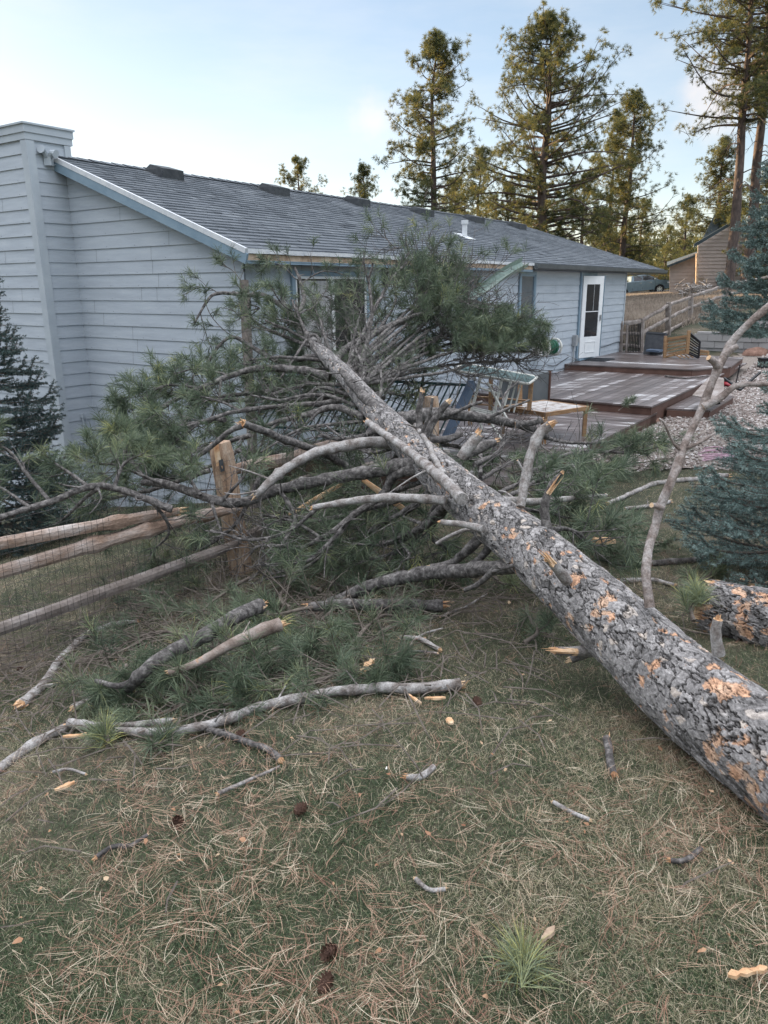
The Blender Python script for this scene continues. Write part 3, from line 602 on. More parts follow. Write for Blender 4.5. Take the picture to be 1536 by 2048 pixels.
def bough(wood, leaf, pts, r0, r1, g, tw=9, tl=.55, start=.2, nt=26, L=.125, w=.0032, up=.25, tint=0, sub=3, mainr=True, bare=.12, fl=0, wm=0, floor=False):
    P = px3(pts); Lm = np.linalg.norm(np.diff(P, axis=0), axis=1).sum(); S_ = spline(P, 20)
    S_ = S_+np.stack([vnoise(S_*5+q*7, q)-.5 for q in (1, 2, 3)], 1)*.03
    if mainr: wood.tube(S_, np.linspace(r0, r1, 20), 7, m=wm, jit=.08, g=g)
    tg = nrm(np.gradient(S_, axis=0)); TP, TD = [], []
    def twig(p, d, l, r, depth):
        bend = nrm(g.standard_normal(3)+np.array([0, 0, up*2])); q = [p]; dd = d
        for k in range(4):
            dd = nrm(dd+bend*.22+g.normal(0, .1, 3)); nq = q[-1]+dd*l/4
            if floor:
                gzv = gz(nq[0], nq[1])+.02
                if nq[2] < gzv: nq[2] = gzv+g.uniform(0, .04)
            q.append(nq)
        q = np.array(q); wood.tube(q, np.linspace(r, r*.45, 5), 4, cap=False, m=wm); bare_ = g.random() < bare
        if depth > 0:
            for _ in range(sub if depth > 1 else 2):
                k = g.integers(1, 4); e = nrm(nrm(q[k+1]-q[k])*.8+nrm(g.standard_normal(3))*.75); twig(q[k]+(q[k+1]-q[k])*g.random(), e, l*g.uniform(.3, .55), r*.6, depth-1)
        if not bare_:
            TP.append(q[-1]); TD.append(nrm(q[-1]-q[-2]))
            if depth > 0 or g.random() < .5: TP.append((q[-1]+q[-2])/2); TD.append(nrm(q[-1]-q[-2]))
    for i in range(tw):
        t = start+(1-start)*(i+g.uniform(.1, .9))/tw; k = min(int(t*19), 18); d = nrm(tg[k]*g.uniform(.4, 1)+nrm(g.standard_normal(3)+np.array([0, 0, up]))*.85)
        twig(S_[k], d, tl*g.uniform(.55, 1.15)*(1.15-.6*t), max(r1*.75, .0045), 1)
    TP.append(S_[-1]); TD.append(tg[-1])
    TP, TD = cull(TP, TD, g)
    if nt and len(TP): needles(leaf, TP, TD, nt, L, w, g, spread=(12, 75), tint=tint, stem=.09)
# ------------------------------------------------------------------ the fallen pine
gt = np.random.default_rng(101)
TR = [((2.33, -1.35, .21), .19), ((1.75, .45, .19), .18), (W(1470, 1458, 2.25), .168), (W(1258, 1275, 2.82), .158), (W(1057, 1094, 3.64), .144), (W(905, 972, 4.6), .135), (W(760, 830, 6.0), .105),
      (W(680, 740, 7.2), .083), (W(610, 670, 8.6), .06), (W(573, 615, 9.5), .035), (W(560, 585, 9.8), .015)]
pine_t = empty('fallen_pine', (1.18, 2.25, 0), 'large fallen ponderosa pine, its scaly grey and orange trunk running across the lawn and fence onto the house', 'tree')
pine_t['label'] = 'large fallen ponderosa pine with scaly grey and orange bark lying across lawn and fence'
def bark_trunk(name, P, Rr, parent, nl, na, seed, orange=.5, cell=.047, end_jag=False, top_origin=None):
    g = np.random.default_rng(seed); S_ = spline(P, nl); r = np.interp(np.linspace(0, 1, nl), np.linspace(0, 1, len(Rr)), Rr)
    seg = np.r_[0, np.cumsum(np.linalg.norm(np.diff(S_, axis=0), axis=1))]
    # even spacing
    tt = np.linspace(0, seg[-1], nl); S_ = np.stack([np.interp(tt, seg, S_[:, k]) for k in range(3)], 1); r = np.interp(tt, seg, r)
    th = np.linspace(0, 2*math.pi, na, endpoint=False); Lg, TH = np.meshgrid(tt, th, indexing='ij'); C0 = 2*math.pi*.15
    U_ = Lg/(cell*1.7); nV = int(round(C0/cell)); V_ = TH/(2*math.pi)*nV
    wu = vnoise(np.stack([U_*1.2, V_*1.2, U_*0], -1), 11)-.5; wv = vnoise(np.stack([U_*1.2+50, V_*1.2, U_*0], -1), 12)-.5
    nfu = vnoise(np.stack([U_*5, V_*5, U_*0], -1), 13)-.5
    def vor(U2, V2, nv, sd):
        iu, iv = np.floor(U2).astype(int), np.floor(V2).astype(int); f1 = np.full(U2.shape, 9.0); f2 = f1.copy(); cid = np.zeros(U2.shape)
        tab = np.random.default_rng(sd).random((4096, 3))
        for du in (-1, 0, 1):
            for dv_ in (-1, 0, 1):
                a, b = iu+du, (iv+dv_); h_ = (a*73+(b % nv)*1931) % 4096; q = tab[h_]
                d_ = np.hypot(a+q[..., 0]-U2, b+q[..., 1]-V2); nw = d_ < f1
                f2 = np.where(nw, f1, np.minimum(f2, d_)); cid = np.where(nw, q[..., 2], cid); f1 = np.where(nw, d_, f1)
        return f1, f2, cid
    nf2 = vnoise(np.stack([U_*13, V_*13, U_*0], -1), 14)-.5
    f1, f2, cid = vor(U_+wu*1.3+nfu*.5+nf2*.18, V_+wv*1.3+nfu*.45+nf2*.18, nV, seed+1)
    g1_, g2_, cid2 = vor(U_*2.3+wu*1.6+nfu*.4, V_*2.3//1*0+V_*2+wv*1.6+nfu*.3, nV*2, seed+2)
    crack = np.clip((f2-f1-.02)/.10, 0, 1)**.8; crack2 = np.clip((g2_-g1_)/.16, 0, 1)
    terr = np.floor(5*(vnoise(np.stack([U_*1.1+9, V_*1.1, U_*0], -1), 15)*.6+.25*(nfu+.5)+.15*(nf2+.5)))/5
    env = np.interp(Lg, [0, tt[-1]*.45, tt[-1]], [1.0, .75, .3])
    h = env*(.012*crack*(.6+.5*cid)+.0018*crack2*(.4+cid2)+.0042*terr+.001*nfu)
    # flaked off spots show the orange inner bark
    spot = vnoise(np.stack([Lg*13, np.cos(TH)*2.6, np.sin(TH)*2.6], -1), 21)*.62+vnoise(np.stack([Lg*34, np.cos(TH)*7, np.sin(TH)*7], -1), 22)*.26+.22*cid2+.10*nf2
    thr = np.interp(Lg, [0, tt[-1]*.30, tt[-1]*.5, tt[-1]], [.67, .70, .80, .95])-orange*.05
    om = np.clip((spot-thr)/.02, 0, 1); h = h*(1-.35*om)
    rad = r[:, None]+h; tg = nrm(np.gradient(S_, axis=0)); x = nrm(np.cross(tg[0], [0, 0, 1.0])); V = np.empty((nl, na, 3))
    for i in range(nl):
        x = nrm(x-tg[i]*(x @ tg[i])); y = np.cross(tg[i], x); V[i] = S_[i]+(np.cos(th)*rad[i])[:, None]*x+(np.sin(th)*rad[i])[:, None]*y
    if end_jag: V[0] -= tg[0]*(.03*g.standard_normal(na))[:, None]; 
    i = np.arange(nl)[:-1, None]*na; j = np.arange(na)[None]; j2 = (j+1) % na
    Q = np.stack([i+j, i+j2, i+na+j2, i+na+j], -1).reshape(-1, 4)
    mb = MB(); mb.add(V, Q); mb.poly(V[0][::-1], 1); mb.poly(V[-1], 1)
    o = mb.build(name, [M['bark'], M['freshwood']], parent, smooth=False)
    # bark colours: grey plates, pale flakes, dark fissures, orange spots (each stays with the bark)
    gr = (.20+.13*cid2+.20*(cid-.5)+.20*(terr-.35)+.06*nfu+.12*nf2)[..., None]*np.array([.86, .81, .785])
    pale = np.clip((cid2-.92)/.05, 0, 1)[..., None]; gr = gr*(1-pale)+pale*np.array([.44, .38, .33])
    orc = np.array([.44, .26, .165])*(.75+.6*cid2[..., None])*(1+.3*nfu[..., None]); pk = np.clip((vnoise(np.stack([Lg*15, TH*3, Lg*0], -1), 31)-.5)*4, 0, 1)[..., None]
    orc = orc*(1-pk*.5)+pk*.5*np.array([.60, .45, .34])
    col = gr*(1-om[..., None])+orc*om[..., None]
    ck = (crack*(.5+.5*crack2))[..., None]; ck = np.clip(ck*1.2, 0, 1); dk = np.array([.020, .016, .014])
    col = dk*(1-ck)+col*ck
    C = np.ones((len(V.reshape(-1, 3)), 4)); C[:, :3] = np.clip(col.reshape(-1, 3), .01, .9)
    C = np.concatenate([C, np.ones((2*na, 4))*[.4, .25, .12, 1]])[:len(o.data.vertices)]
    at = o.data.attributes.new('bark_colour', 'FLOAT_COLOR', 'POINT'); at.data.foreach_set('color', C.astype(np.float32).ravel())
    return o
m_ = mat('ponderosa_bark', color=(.3, .3, .3), rough=.9, bump=.9, bscale=90, bdist=.008, spec=.2); M['bark'] = m_
N = m_.node_tree.nodes; a_ = N.new('ShaderNodeAttribute'); a_.attribute_name = 'bark_colour'; n_ = N.new('ShaderNodeTexNoise'); n_.inputs['Scale'].default_value = 70; n_.inputs['Detail'].default_value = 6
tcx = N.new('ShaderNodeTexCoord'); L_ = m_.node_tree.links; L_.new(tcx.outputs['Object'], n_.inputs[0])
mr_ = N.new('ShaderNodeMapRange'); mr_.inputs[1].default_value = .3; mr_.inputs[2].default_value = .7; mr_.inputs[3].default_value = .65; mr_.inputs[4].default_value = 1.35; L_.new(n_.outputs[0], mr_.inputs[0])
vm_ = N.new('ShaderNodeVectorMath'); vm_.operation = 'SCALE'; L_.new(a_.outputs['Color'], vm_.inputs[0]); L_.new(mr_.outputs[0], vm_.inputs[3]); L_.new(vm_.outputs[0], N['Principled BSDF'].inputs['Base Color'])
bark_trunk('trunk', [p for p, _ in TR], [max(.008, r-.012) for _, r in TR], pine_t, 2300, 320, 40)
LM = [M['limb'], M['freshwood']]; DM = [M['deadwood'], M['freshwood']]
def branch(pts, w0, w1, mats=LM, end=True, start=False, extra=(), fol=None, L=None, name='branch', parent=pine_t, stubs=1.0):
    m = MB(); S_, r = rough_limb(m, pts, w0, w1, gt, rm=(1 if start else 0, 1 if end else 0))
    if end: splinter(m, S_[-1], S_[-1]-S_[-3], r[-1], gt)
    if start: splinter(m, S_[0], S_[0]-S_[2], r[0], gt)
    for e in extra:
        s2, r2 = rough_limb(m, e[0], e[1], e[2], gt, n=7, rm=1)
        if len(e) > 3: splinter(m, s2[-1], s2[-1]-s2[-3], r2[-1], gt, 6)
    Lt = np.linalg.norm(S_[-1]-S_[0])
    for _ in range(int(Lt*2.2*stubs)):
        k = gt.integers(1, len(S_)-2); d = nrm(nrm(gt.standard_normal(3))+nrm(S_[k+1]-S_[k])*.5); l = gt.uniform(.04, .28)
        m.tube(spline([S_[k], S_[k]+d*l*.5+gt.normal(0, .01, 3), S_[k]+d*l+gt.normal(0, .03, 3)], 5), np.linspace(min(.009, r[k]*.6), .003, 5), 5)
    leaf = None
    if fol:
        leaf = MB()
        for f in fol: bough(m, leaf, *f[0], gt, **f[1])
    b = m.build(name, mats, parent, smooth=True)
    if leaf is not None and leaf.n: leaf.build('foliage', M['needle'], b)
    return b
def fb(pts, r0=.014, r1=.006, **k): return ((pts, r0, r1), k)
branch([(1035, 1132, 3.62), (930, 1140, 3.9), (850, 1147, 4.15), (760, 1165, 4.3), (680, 1198, 4.4), (605, 1232, 4.47), (560, 1262, 4.4)], 33, 22, extra=[([(1035, 1128, 3.5), (1010, 1135, 3.5), (985, 1143, 3.5)], 10, 6)])
branch([(850, 925, 4.95), (740, 943, 5.1), (640, 962, 5.2), (560, 978, 5.25), (490, 1003, 5.2), (440, 1003, 5.15), (385, 985, 5.3), (330, 968, 5.4), (285, 965, 5.5)], 30, 13, end=False,
       fol=[fb([(400, 990, 5.2), (380, 950, 5.3), (385, 905, 5.3)], tw=7, tl=.3, nt=34, tint=.12), fb([(330, 968, 5.4), (250, 935, 5.4), (190, 930, 5.3)], tw=8, tl=.35, nt=34, tint=.08), fb([(440, 1003, 5.1), (480, 960, 5.1), (500, 930, 5.1)], tw=6, tl=.3, nt=30),
            fb([(300, 966, 5.5), (250, 900, 5.6), (235, 870, 5.6)], tw=7, tl=.3, nt=34, tint=.1), fb([(420, 1003, 5.1), (430, 1040, 5.0), (445, 1080, 4.95)], tw=6, tl=.35, nt=30)])
branch([(800, 888, 5.6), (740, 885, 5.5), (660, 898, 5.3), (610, 915, 5.2), (560, 945, 5.1), (525, 978, 5.0), (512, 992, 5.0)], 24, 14, DM)
branch([(735, 845, 5.6), (770, 868, 5.3), (820, 905, 4.85), (870, 945, 4.4), (925, 998, 3.98)], 13, 26, DM, end=False, start=True)
branch([(683, 740, 6.75), (705, 768, 6.5), (735, 800, 6.15), (775, 838, 5.8)], 13, 28, LM, end=False, start=True, stubs=2)
branch([(830, 850, 5.5), (855, 885, 5.0), (870, 920, 4.7), (890, 950, 4.45)], 8, 16, DM, end=False)
branch([(890, 1002, 4.3), (800, 995, 4.4), (720, 1000, 4.45), (660, 1010, 4.45), (625, 1016, 4.45)], 20, 11, DM)
branch([(965, 1058, 3.75), (920, 1048, 3.85), (880, 1043, 3.9)], 16, 10, DM, extra=[([(965, 1055, 3.85), (915, 1065, 3.95), (872, 1088, 4.0)], 9, 7)])
branch([(845, 935, 4.9), (790, 952, 5.0), (765, 990, 5.05), (700, 1035, 5.0), (640, 1078, 4.95), (565, 1112, 4.9)], 22, 7, end=False,
       fol=[fb([(700, 1035, 5.0), (655, 1100, 4.9), (600, 1142, 4.8), (530, 1160, 4.7)], .014, .007, tw=8, nt=26), fb([(640, 1075, 4.95), (570, 1040, 5.1), (520, 1060, 5.1)], tw=8, nt=24), fb([(600, 1095, 4.9), (520, 1090, 4.8), (500, 1110, 4.8)], tw=7, nt=24, tint=.2)])
branch([(735, 965, 6.0), (690, 932, 6.2), (640, 903, 6.0), (600, 890, 5.9), (540, 868, 5.7), (485, 846, 5.5)], 16, 16, extra=[([(485, 850, 5.5), (460, 862, 5.5), (415, 900, 5.5), (395, 915, 5.5)], 14, 8)])
branch([(795, 838, 5.9), (870, 828, 6.0), (940, 832, 6.1), (1000, 842, 6.2), (1060, 856, 6.3), (1095, 874, 6.4)], 30, 12, end=False,
       extra=[([(1030, 850, 6.2), (1060, 846, 6.2), (1085, 840, 6.2)], 15, 14, 1), ([(975, 838, 6.1), (1020, 815, 6.1), (1060, 800, 6.1)], 7, 4), ([(900, 830, 6.0), (940, 812, 6.0), (965, 805, 6.0)], 8, 6)],
       fol=[fb([(1090, 872, 6.4), (1140, 885, 6.5), (1210, 885, 6.6), (1250, 880, 6.6)], .018, .007, tw=8, tl=.4), fb([(1000, 842, 6.2), (1010, 790, 6.5), (1040, 760, 6.7)], tw=4, tl=.3, nt=16)])
branch([(845, 885, 5.3), (838, 830, 5.4), (845, 783, 5.4)], 16, 11, extra=[([(850, 875, 5.3), (875, 830, 5.35), (895, 805, 5.35)], 18, 14, 1), ([(843, 868, 5.2), (858, 830, 5.2), (866, 795, 5.2)], 8, 6), ([(858, 880, 5.2), (900, 876, 5.2), (925, 868, 5.2)], 14, 14)])
branch([(922, 915, 4.8), (940, 892, 4.8), (957, 869, 4.8)], 24, 20, DM)
branch([(930, 912, 4.95), (965, 893, 5.0), (988, 885, 5.05)], 22, 18, LM)
branch([(1042, 1015, 3.8), (1052, 950, 3.9), (1063, 900, 3.95), (1082, 865, 4.0), (1102, 848, 4.0)], 17, 22, DM, extra=[([(1050, 948, 3.9), (1035, 920, 3.9)], 6, 4)])
branch([(1095, 1060, 3.58), (1090, 1015, 3.6), (1103, 970, 3.6), (1124, 947, 3.6)], 22, 9, [M['limb'], M['freshwood']])
m = MB(); splinter(m, W(1098, 985, 3.57), W(1122, 950, 3.57)-W(1098, 985, 3.57), .016, gt, 7, L=.11, m=0); m.build('torn_wood', M['freshwood'], pine_t)
branch([(1000, 1000, 4.1), (1060, 1003, 4.3), (1130, 998, 4.5), (1212, 991, 4.8)], 18, 8, DM)
branch([(1300, 1215, 2.72), (1292, 1130, 2.8), (1308, 1050, 2.9), (1335, 980, 2.92), (1365, 905, 3.0), (1400, 825, 3.1), (1432, 748, 3.15), (1460, 692, 3.2), (1500, 645, 3.2), (1570, 585, 3.2)], 19, 15, [M['brownlimb'], M['freshwood']], end=False, stubs=.3,
       extra=[([(1405, 815, 3.1), (1440, 797, 3.1), (1478, 772, 3.12), (1545, 768, 3.15)], 17, 9), ([(1436, 735, 3.15), (1430, 722, 3.14), (1420, 713, 3.13)], 15, 12), ([(1448, 712, 3.18), (1462, 700, 3.18), (1474, 694, 3.18)], 14, 11),
              ([(1370, 900, 3.0), (1398, 888, 3.02), (1432, 868, 3.05)], 9, 4), ([(1365, 905, 3.0), (1345, 883, 2.98), (1328, 848, 2.95), (1318, 838, 2.95)], 7, 3), ([(1325, 1018, 2.9), (1312, 1014, 2.88), (1304, 1012, 2.87)], 12, 10)])
branch([(1200, 1305, 2.95), (1150, 1302, 2.93), (1110, 1300, 2.92)], 26, 16, DM)
m = MB(); splinter(m, W(1150, 1302, 2.9), W(1085, 1300, 2.9)-W(1150, 1302, 2.9), .022, gt, 10, L=.14, m=0); m.build('torn_wood', M['freshwood'], pine_t)
branch([(1135, 1165, 3.05), (1112, 1135, 3.02), (1095, 1118, 3.0)], 22, 18, DM)
m = MB(); splinter(m, W(1105, 1128, 2.97), W(1083, 1106, 2.97)-W(1110, 1135, 2.97), .016, gt, 9, L=.09, m=0); m.build('torn_wood', M['freshwood'], pine_t)
branch([(1436, 1310, 2.45), (1432, 1272, 2.45), (1438, 1240, 2.45)], 24, 18, DM)
branch([(960, 1075, 4.0), (935, 1100, 4.0), (905, 1125, 4.1), (862, 1135, 4.15)], 24, 12, LM)
branch([(985, 1075, 3.95), (970, 1105, 3.95), (948, 1128, 3.95)], 20, 12, LM)
branch([(1000, 1130, 3.5), (960, 1165, 3.6), (930, 1180, 3.7)], 14, 8, LM)
branch([(1180, 1290, 3.0), (1160, 1308, 3.0), (1140, 1318, 3.0)], 30, 18, LM)
branch([(890, 1010, 4.6), (850, 1050, 4.7), (800, 1080, 4.9), (760, 1090, 5.0)], 20, 10, LM, end=False, fol=[fb([(850, 1050, 4.7), (780, 1030, 5.1), (720, 1050, 5.3)], tw=8, nt=24), fb([(820, 1070, 4.8), (760, 1090, 4.9), (690, 1085, 4.9)], tw=8, nt=24), fb([(800, 1080, 4.9), (820, 1110, 4.7), (800, 1125, 4.6)], tw=6, nt=24)])
# crown limbs in front of the house, each with its own foliage
W1, W2_ = dict(w=.0044, L=.14, tw=12, tl=.70, nt=26), dict(w=.0042, L=.13, tw=9, tl=.5, nt=24)
def cb(main, w0, w1, fl, **k): branch(main, w0, w1, LM, end=False, fol=fl, **k)
cb([(610, 668, 8.6), (580, 625, 9.1), (530, 592, 9.2), (495, 590, 9.1), (440, 587, 9.0), (415, 600, 8.9), (388, 648, 8.8)], 14, 4, [fb([(440, 587, 9.0), (405, 575, 9.0), (365, 590, 9.0)], .007, .004, tw=5, tl=.28, nt=16, w=.0042), fb([(400, 625, 8.9), (410, 660, 8.9), (425, 700, 8.9)], .006, .004, tw=5, tl=.25, nt=14, w=.0042), fb([(500, 590, 9.1), (470, 545, 9.2), (440, 530, 9.3)], .006, .004, tw=5, tl=.3, nt=14, w=.0042)])
cb([(640, 712, 7.9), (557, 720, 8.1), (505, 694, 8.2), (470, 675, 8.2), (445, 685, 8.2), (417, 722, 8.1), (407, 742, 8.1)], 12, 4, [fb([(470, 675, 8.2), (430, 640, 8.2), (410, 600, 8.2)], .006, .004, tw=4, tl=.3, nt=14, w=.004), fb([(505, 694, 8.2), (460, 720, 8.2), (440, 750, 8.1)], .008, .004, tw=7, tl=.32, nt=18, w=.004)])
cb([(660, 755, 7.4), (600, 740, 7.5), (514, 738, 7.5), (465, 751, 7.4), (397, 778, 7.2), (340, 805, 7.0), (290, 840, 6.9)], 18, 6, [fb([(465, 751, 7.4), (400, 740, 7.4), (350, 745, 7.3)], tw=6, tl=.4, nt=18, w=.004), fb([(397, 778, 7.2), (330, 770, 7.2), (290, 800, 7.1)], **{**W2_, 'nt': 30}), fb([(340, 805, 7.0), (290, 830, 7.0), (262, 860, 6.9)], **{**W2_, 'nt': 30}), fb([(420, 770, 7.2), (380, 830, 7.1), (330, 880, 7.0)], **{**W2_, 'nt': 30}), fb([(440, 760, 7.3), (430, 820, 7.1), (410, 870, 6.9)], **W2_)])
cb([(725, 800, 6.7), (722, 769, 7.1), (726, 720, 7.4), (737, 670, 7.6), (744, 620, 7.7), (738, 565, 7.8), (745, 525, 7.8)], 15, 4, [fb([(738, 565, 7.8), (730, 535, 7.8), (728, 512, 7.8)], .006, .003, tw=4, tl=.22, nt=0, w=.004), fb([(744, 620, 7.7), (770, 590, 7.8), (775, 560, 7.8)], .006, .003, tw=4, tl=.25, nt=4, w=.004)], stubs=2)
cb([(665, 735, 7.3), (690, 700, 8.0), (752, 665, 8.4), (807, 639, 8.7), (870, 618, 9.0), (920, 590, 9.3)], 18, 6, [fb([(807, 639, 8.7), (850, 590, 9.2), (860, 540, 9.5)], **W1), fb([(850, 620, 9.0), (900, 560, 9.4), (880, 515, 9.6)], **W1), fb([(870, 618, 9.0), (930, 600, 9.4), (960, 620, 9.4)], **W1), fb([(860, 620, 9.0), (890, 660, 9.1), (940, 690, 9.2)], **W1)])
cb([(590, 640, 8.9), (608, 600, 9.3), (600, 560, 9.5), (590, 535, 9.6)], 11, 5, [fb([(600, 570, 9.5), (640, 545, 9.6), (690, 550, 9.6)], .01, .005, tw=8, tl=.4, nt=26, w=.0045), fb([(605, 590, 9.4), (640, 590, 9.6), (680, 610, 9.6)], .01, .005, tw=8, tl=.4, nt=24, w=.0045), fb([(590, 620, 9.1), (560, 600, 9.2), (545, 580, 9.2)], .008, .004, tw=6, tl=.3, nt=26, w=.0045, tint=.1), fb([(595, 560, 9.5), (560, 530, 9.6), (530, 525, 9.6)], .008, .004, tw=6, tl=.4, nt=20, w=.0045)])
cb([(690, 800, 6.6), (640, 808, 6.7), (560, 812, 6.7), (480, 822, 6.5), (400, 845, 6.3), (330, 870, 6.2)], 13, 5, [fb([(480, 822, 6.5), (430, 800, 6.7), (390, 790, 6.7)], **W2_), fb([(430, 838, 6.4), (370, 850, 6.4), (310, 850, 6.4)], **W2_), fb([(400, 845, 6.3), (350, 885, 6.2), (300, 920, 6.1)], **W2_), fb([(520, 818, 6.6), (500, 860, 6.6), (470, 900, 6.5)], **W2_)])
cb([(730, 835, 6.2), (670, 815, 6.5), (610, 830, 6.5), (560, 842, 6.4), (520, 855, 6.4)], 16, 8, [fb([(640, 820, 6.5), (600, 860, 6.4), (560, 900, 6.2)], **W2_), fb([(560, 842, 6.4), (530, 880, 6.3), (510, 920, 6.2)], **W2_)])
cb([(650, 725, 7.6), (625, 690, 8.0), (600, 640, 8.2), (585, 600, 8.4)], 9, 5, [fb([(600, 650, 8.2), (560, 640, 8.4), (530, 650, 8.4)], .008, .004, tw=7, tl=.35, nt=20, w=.0042, tint=.1), fb([(600, 630, 8.2), (640, 600, 8.5), (660, 560, 8.6)], .008, .004, tw=7, tl=.35, nt=16, w=.0042)])
cb([(700, 770, 7.0), (760, 760, 7.4), (800, 740, 7.8), (830, 730, 8.1)], 12, 6, [fb([(760, 760, 7.4), (800, 735, 7.7), (830, 720, 7.9)], .008, .004, tw=5, tl=.3, nt=3, w=.004), fb([(800, 745, 7.8), (860, 735, 8.6), (920, 720, 9.0)], **W1)], stubs=2)
cb([(700, 745, 7.2), (740, 720, 7.8), (775, 695, 8.2), (800, 675, 8.5)], 11, 6, [fb([(775, 695, 8.2), (800, 665, 8.6), (850, 650, 9.0)], .01, .005, tw=6, tl=.4, nt=12, w=.0042)], stubs=2)
gr_ = np.random.default_rng(61)
clump = [((700, 760, 7.1), (820, 700, 8.8), (900, 640, 9.6)), ((700, 760, 7.1), (840, 720, 8.6), (960, 700, 9.6), (1040, 690, 10.0)), ((690, 740, 7.3), (820, 620, 9.4), (870, 560, 10.0), (905, 520, 10.2)), ((690, 740, 7.3), (790, 600, 9.4), (815, 520, 10.1), (812, 478, 10.3)),
         ((700, 760, 7.1), (880, 690, 9.2), (980, 650, 9.9), (1010, 640, 10.0)), ((710, 770, 7.0), (860, 730, 8.6), (940, 730, 9.2)), ((690, 745, 7.2), (780, 660, 8.8), (800, 640, 9.3)), ((700, 760, 7.1), (800, 700, 8.4), (880, 600, 9.8), (950, 560, 10.2)),
         ((690, 740, 7.3), (760, 640, 9.0), (790, 560, 9.8)), ((710, 770, 7.0), (900, 700, 9.4), (1000, 700, 10.0), (1075, 705, 10.3)), ((690, 745, 7.4), (700, 700, 8.6), (690, 640, 9.6)), ((690, 745, 7.4), (730, 700, 8.8), (720, 640, 9.8)),
         ((680, 735, 7.4), (650, 740, 8.6), (620, 760, 9.2)), ((690, 760, 7.2), (690, 770, 8.4), (640, 800, 8.8)), ((700, 770, 7.0), (760, 780, 8.4), (740, 800, 8.8)), ((700, 770, 7.0), (800, 770, 8.6), (850, 740, 9.2)), ((700, 770, 7.0), (600, 790, 8.2), (560, 790, 8.6)), ((690, 740, 7.3), (900, 600, 9.8), (990, 610, 10.4)), ((720, 770, 7.0), (900, 700, 9.4), (1050, 690, 10.0)), ((720, 770, 7.0), (880, 660, 9.4), (1000, 670, 9.8)), ((720, 770, 7.0), (860, 660, 9.0), (930, 680, 9.4)), ((720, 770, 7.0), (860, 640, 9.0), (900, 600, 9.6)), ((720, 770, 7.0), (900, 720, 9.2), (1040, 720, 9.8)),
         ((640, 700, 8.0), (610, 660, 8.3), (590, 600, 8.6)), ((640, 700, 8.0), (570, 680, 8.2), (530, 640, 8.3)), ((650, 720, 7.8), (560, 720, 7.8), (500, 720, 7.8)), ((640, 700, 8.0), (540, 630, 8.6), (500, 600, 8.8)), ((650, 720, 7.8), (600, 700, 8.0), (560, 760, 7.6))]
for ic_, c_ in enumerate(clump):
    WW = W1 if ic_ < len(clump)-5 else dict(w=.0042, L=.12, tw=4, tl=.3, nt=16)
    P = [tuple(x) for x in c_]; mid_ = P[-2]; e_ = P[-1]
    fl = []
    for _ in range(3):
        t = gr_.uniform(0, .8); a = tuple(np.array(mid_)+(np.array(e_)-np.array(mid_))*t); b = tuple(np.array(e_)+np.array([gr_.uniform(-75, 65), gr_.uniform(-45, 40), gr_.uniform(-.6, .3)]))
        fl.append(fb([a, tuple((np.array(a)+np.array(b))/2+np.array([0, 14, 0])), b], .008, .004, **{**WW, 'tint': gr_.normal(0, .06)}))
    P[1] = tuple(np.array(P[1])+np.array([gr_.uniform(-30, 30), gr_.uniform(-30, 30), gr_.uniform(-.4, .4)])); cb(P, 8, 4, fl)
gbare = np.random.default_rng(808)
for (a, b, c_, *_x) in [((715, 790, 6.8), (728, 740, 7.2), (705, 690, 7.5)), ((705, 775, 7.0), (700, 720, 7.6), (716, 640, 8.0)), ((690, 750, 7.2), (660, 700, 7.8), (640, 640, 8.2)), ((740, 820, 6.4), (760, 790, 6.6), (762, 740, 7.0)), ((720, 800, 6.7), (770, 780, 7.0), (800, 745, 7.2)),
                   ((700, 790, 6.8), (640, 775, 7.0), (600, 800, 7.0)), ((690, 770, 7.0), (610, 770, 7.2), (540, 790, 7.2)), ((740, 840, 6.2), (660, 850, 6.3), (600, 860, 6.2), (520, 905, 6.0)), ((760, 860, 6.0), (690, 880, 6.0), (640, 870, 6.0)), ((800, 890, 5.5), (740, 905, 5.7), (690, 880, 5.9), (650, 850, 6.0)),
                   ((720, 815, 6.5), (640, 790, 6.6), (560, 800, 6.5), (500, 790, 6.4)), ((640, 1010, 4.7), (580, 1060, 4.7), (500, 1080, 4.6), (420, 1060, 4.6)), ((700, 1040, 4.8), (620, 1120, 4.6), (520, 1130, 4.5)), ((560, 980, 5.2), (590, 1040, 5.0), (540, 1120, 4.8))]:
    branch([a, b, c_]+_x, 9, 4, LM, end=False, fol=[fb([b, c_, (c_[0]+gbare.uniform(-30, 30), c_[1]+gbare.uniform(-45, -5), c_[2]+.1)], .006, .003, tw=6, tl=.3, nt=3, w=.003), fb([a, b], .006, .004, tw=4, tl=.25, nt=2, w=.003)], stubs=2.5)
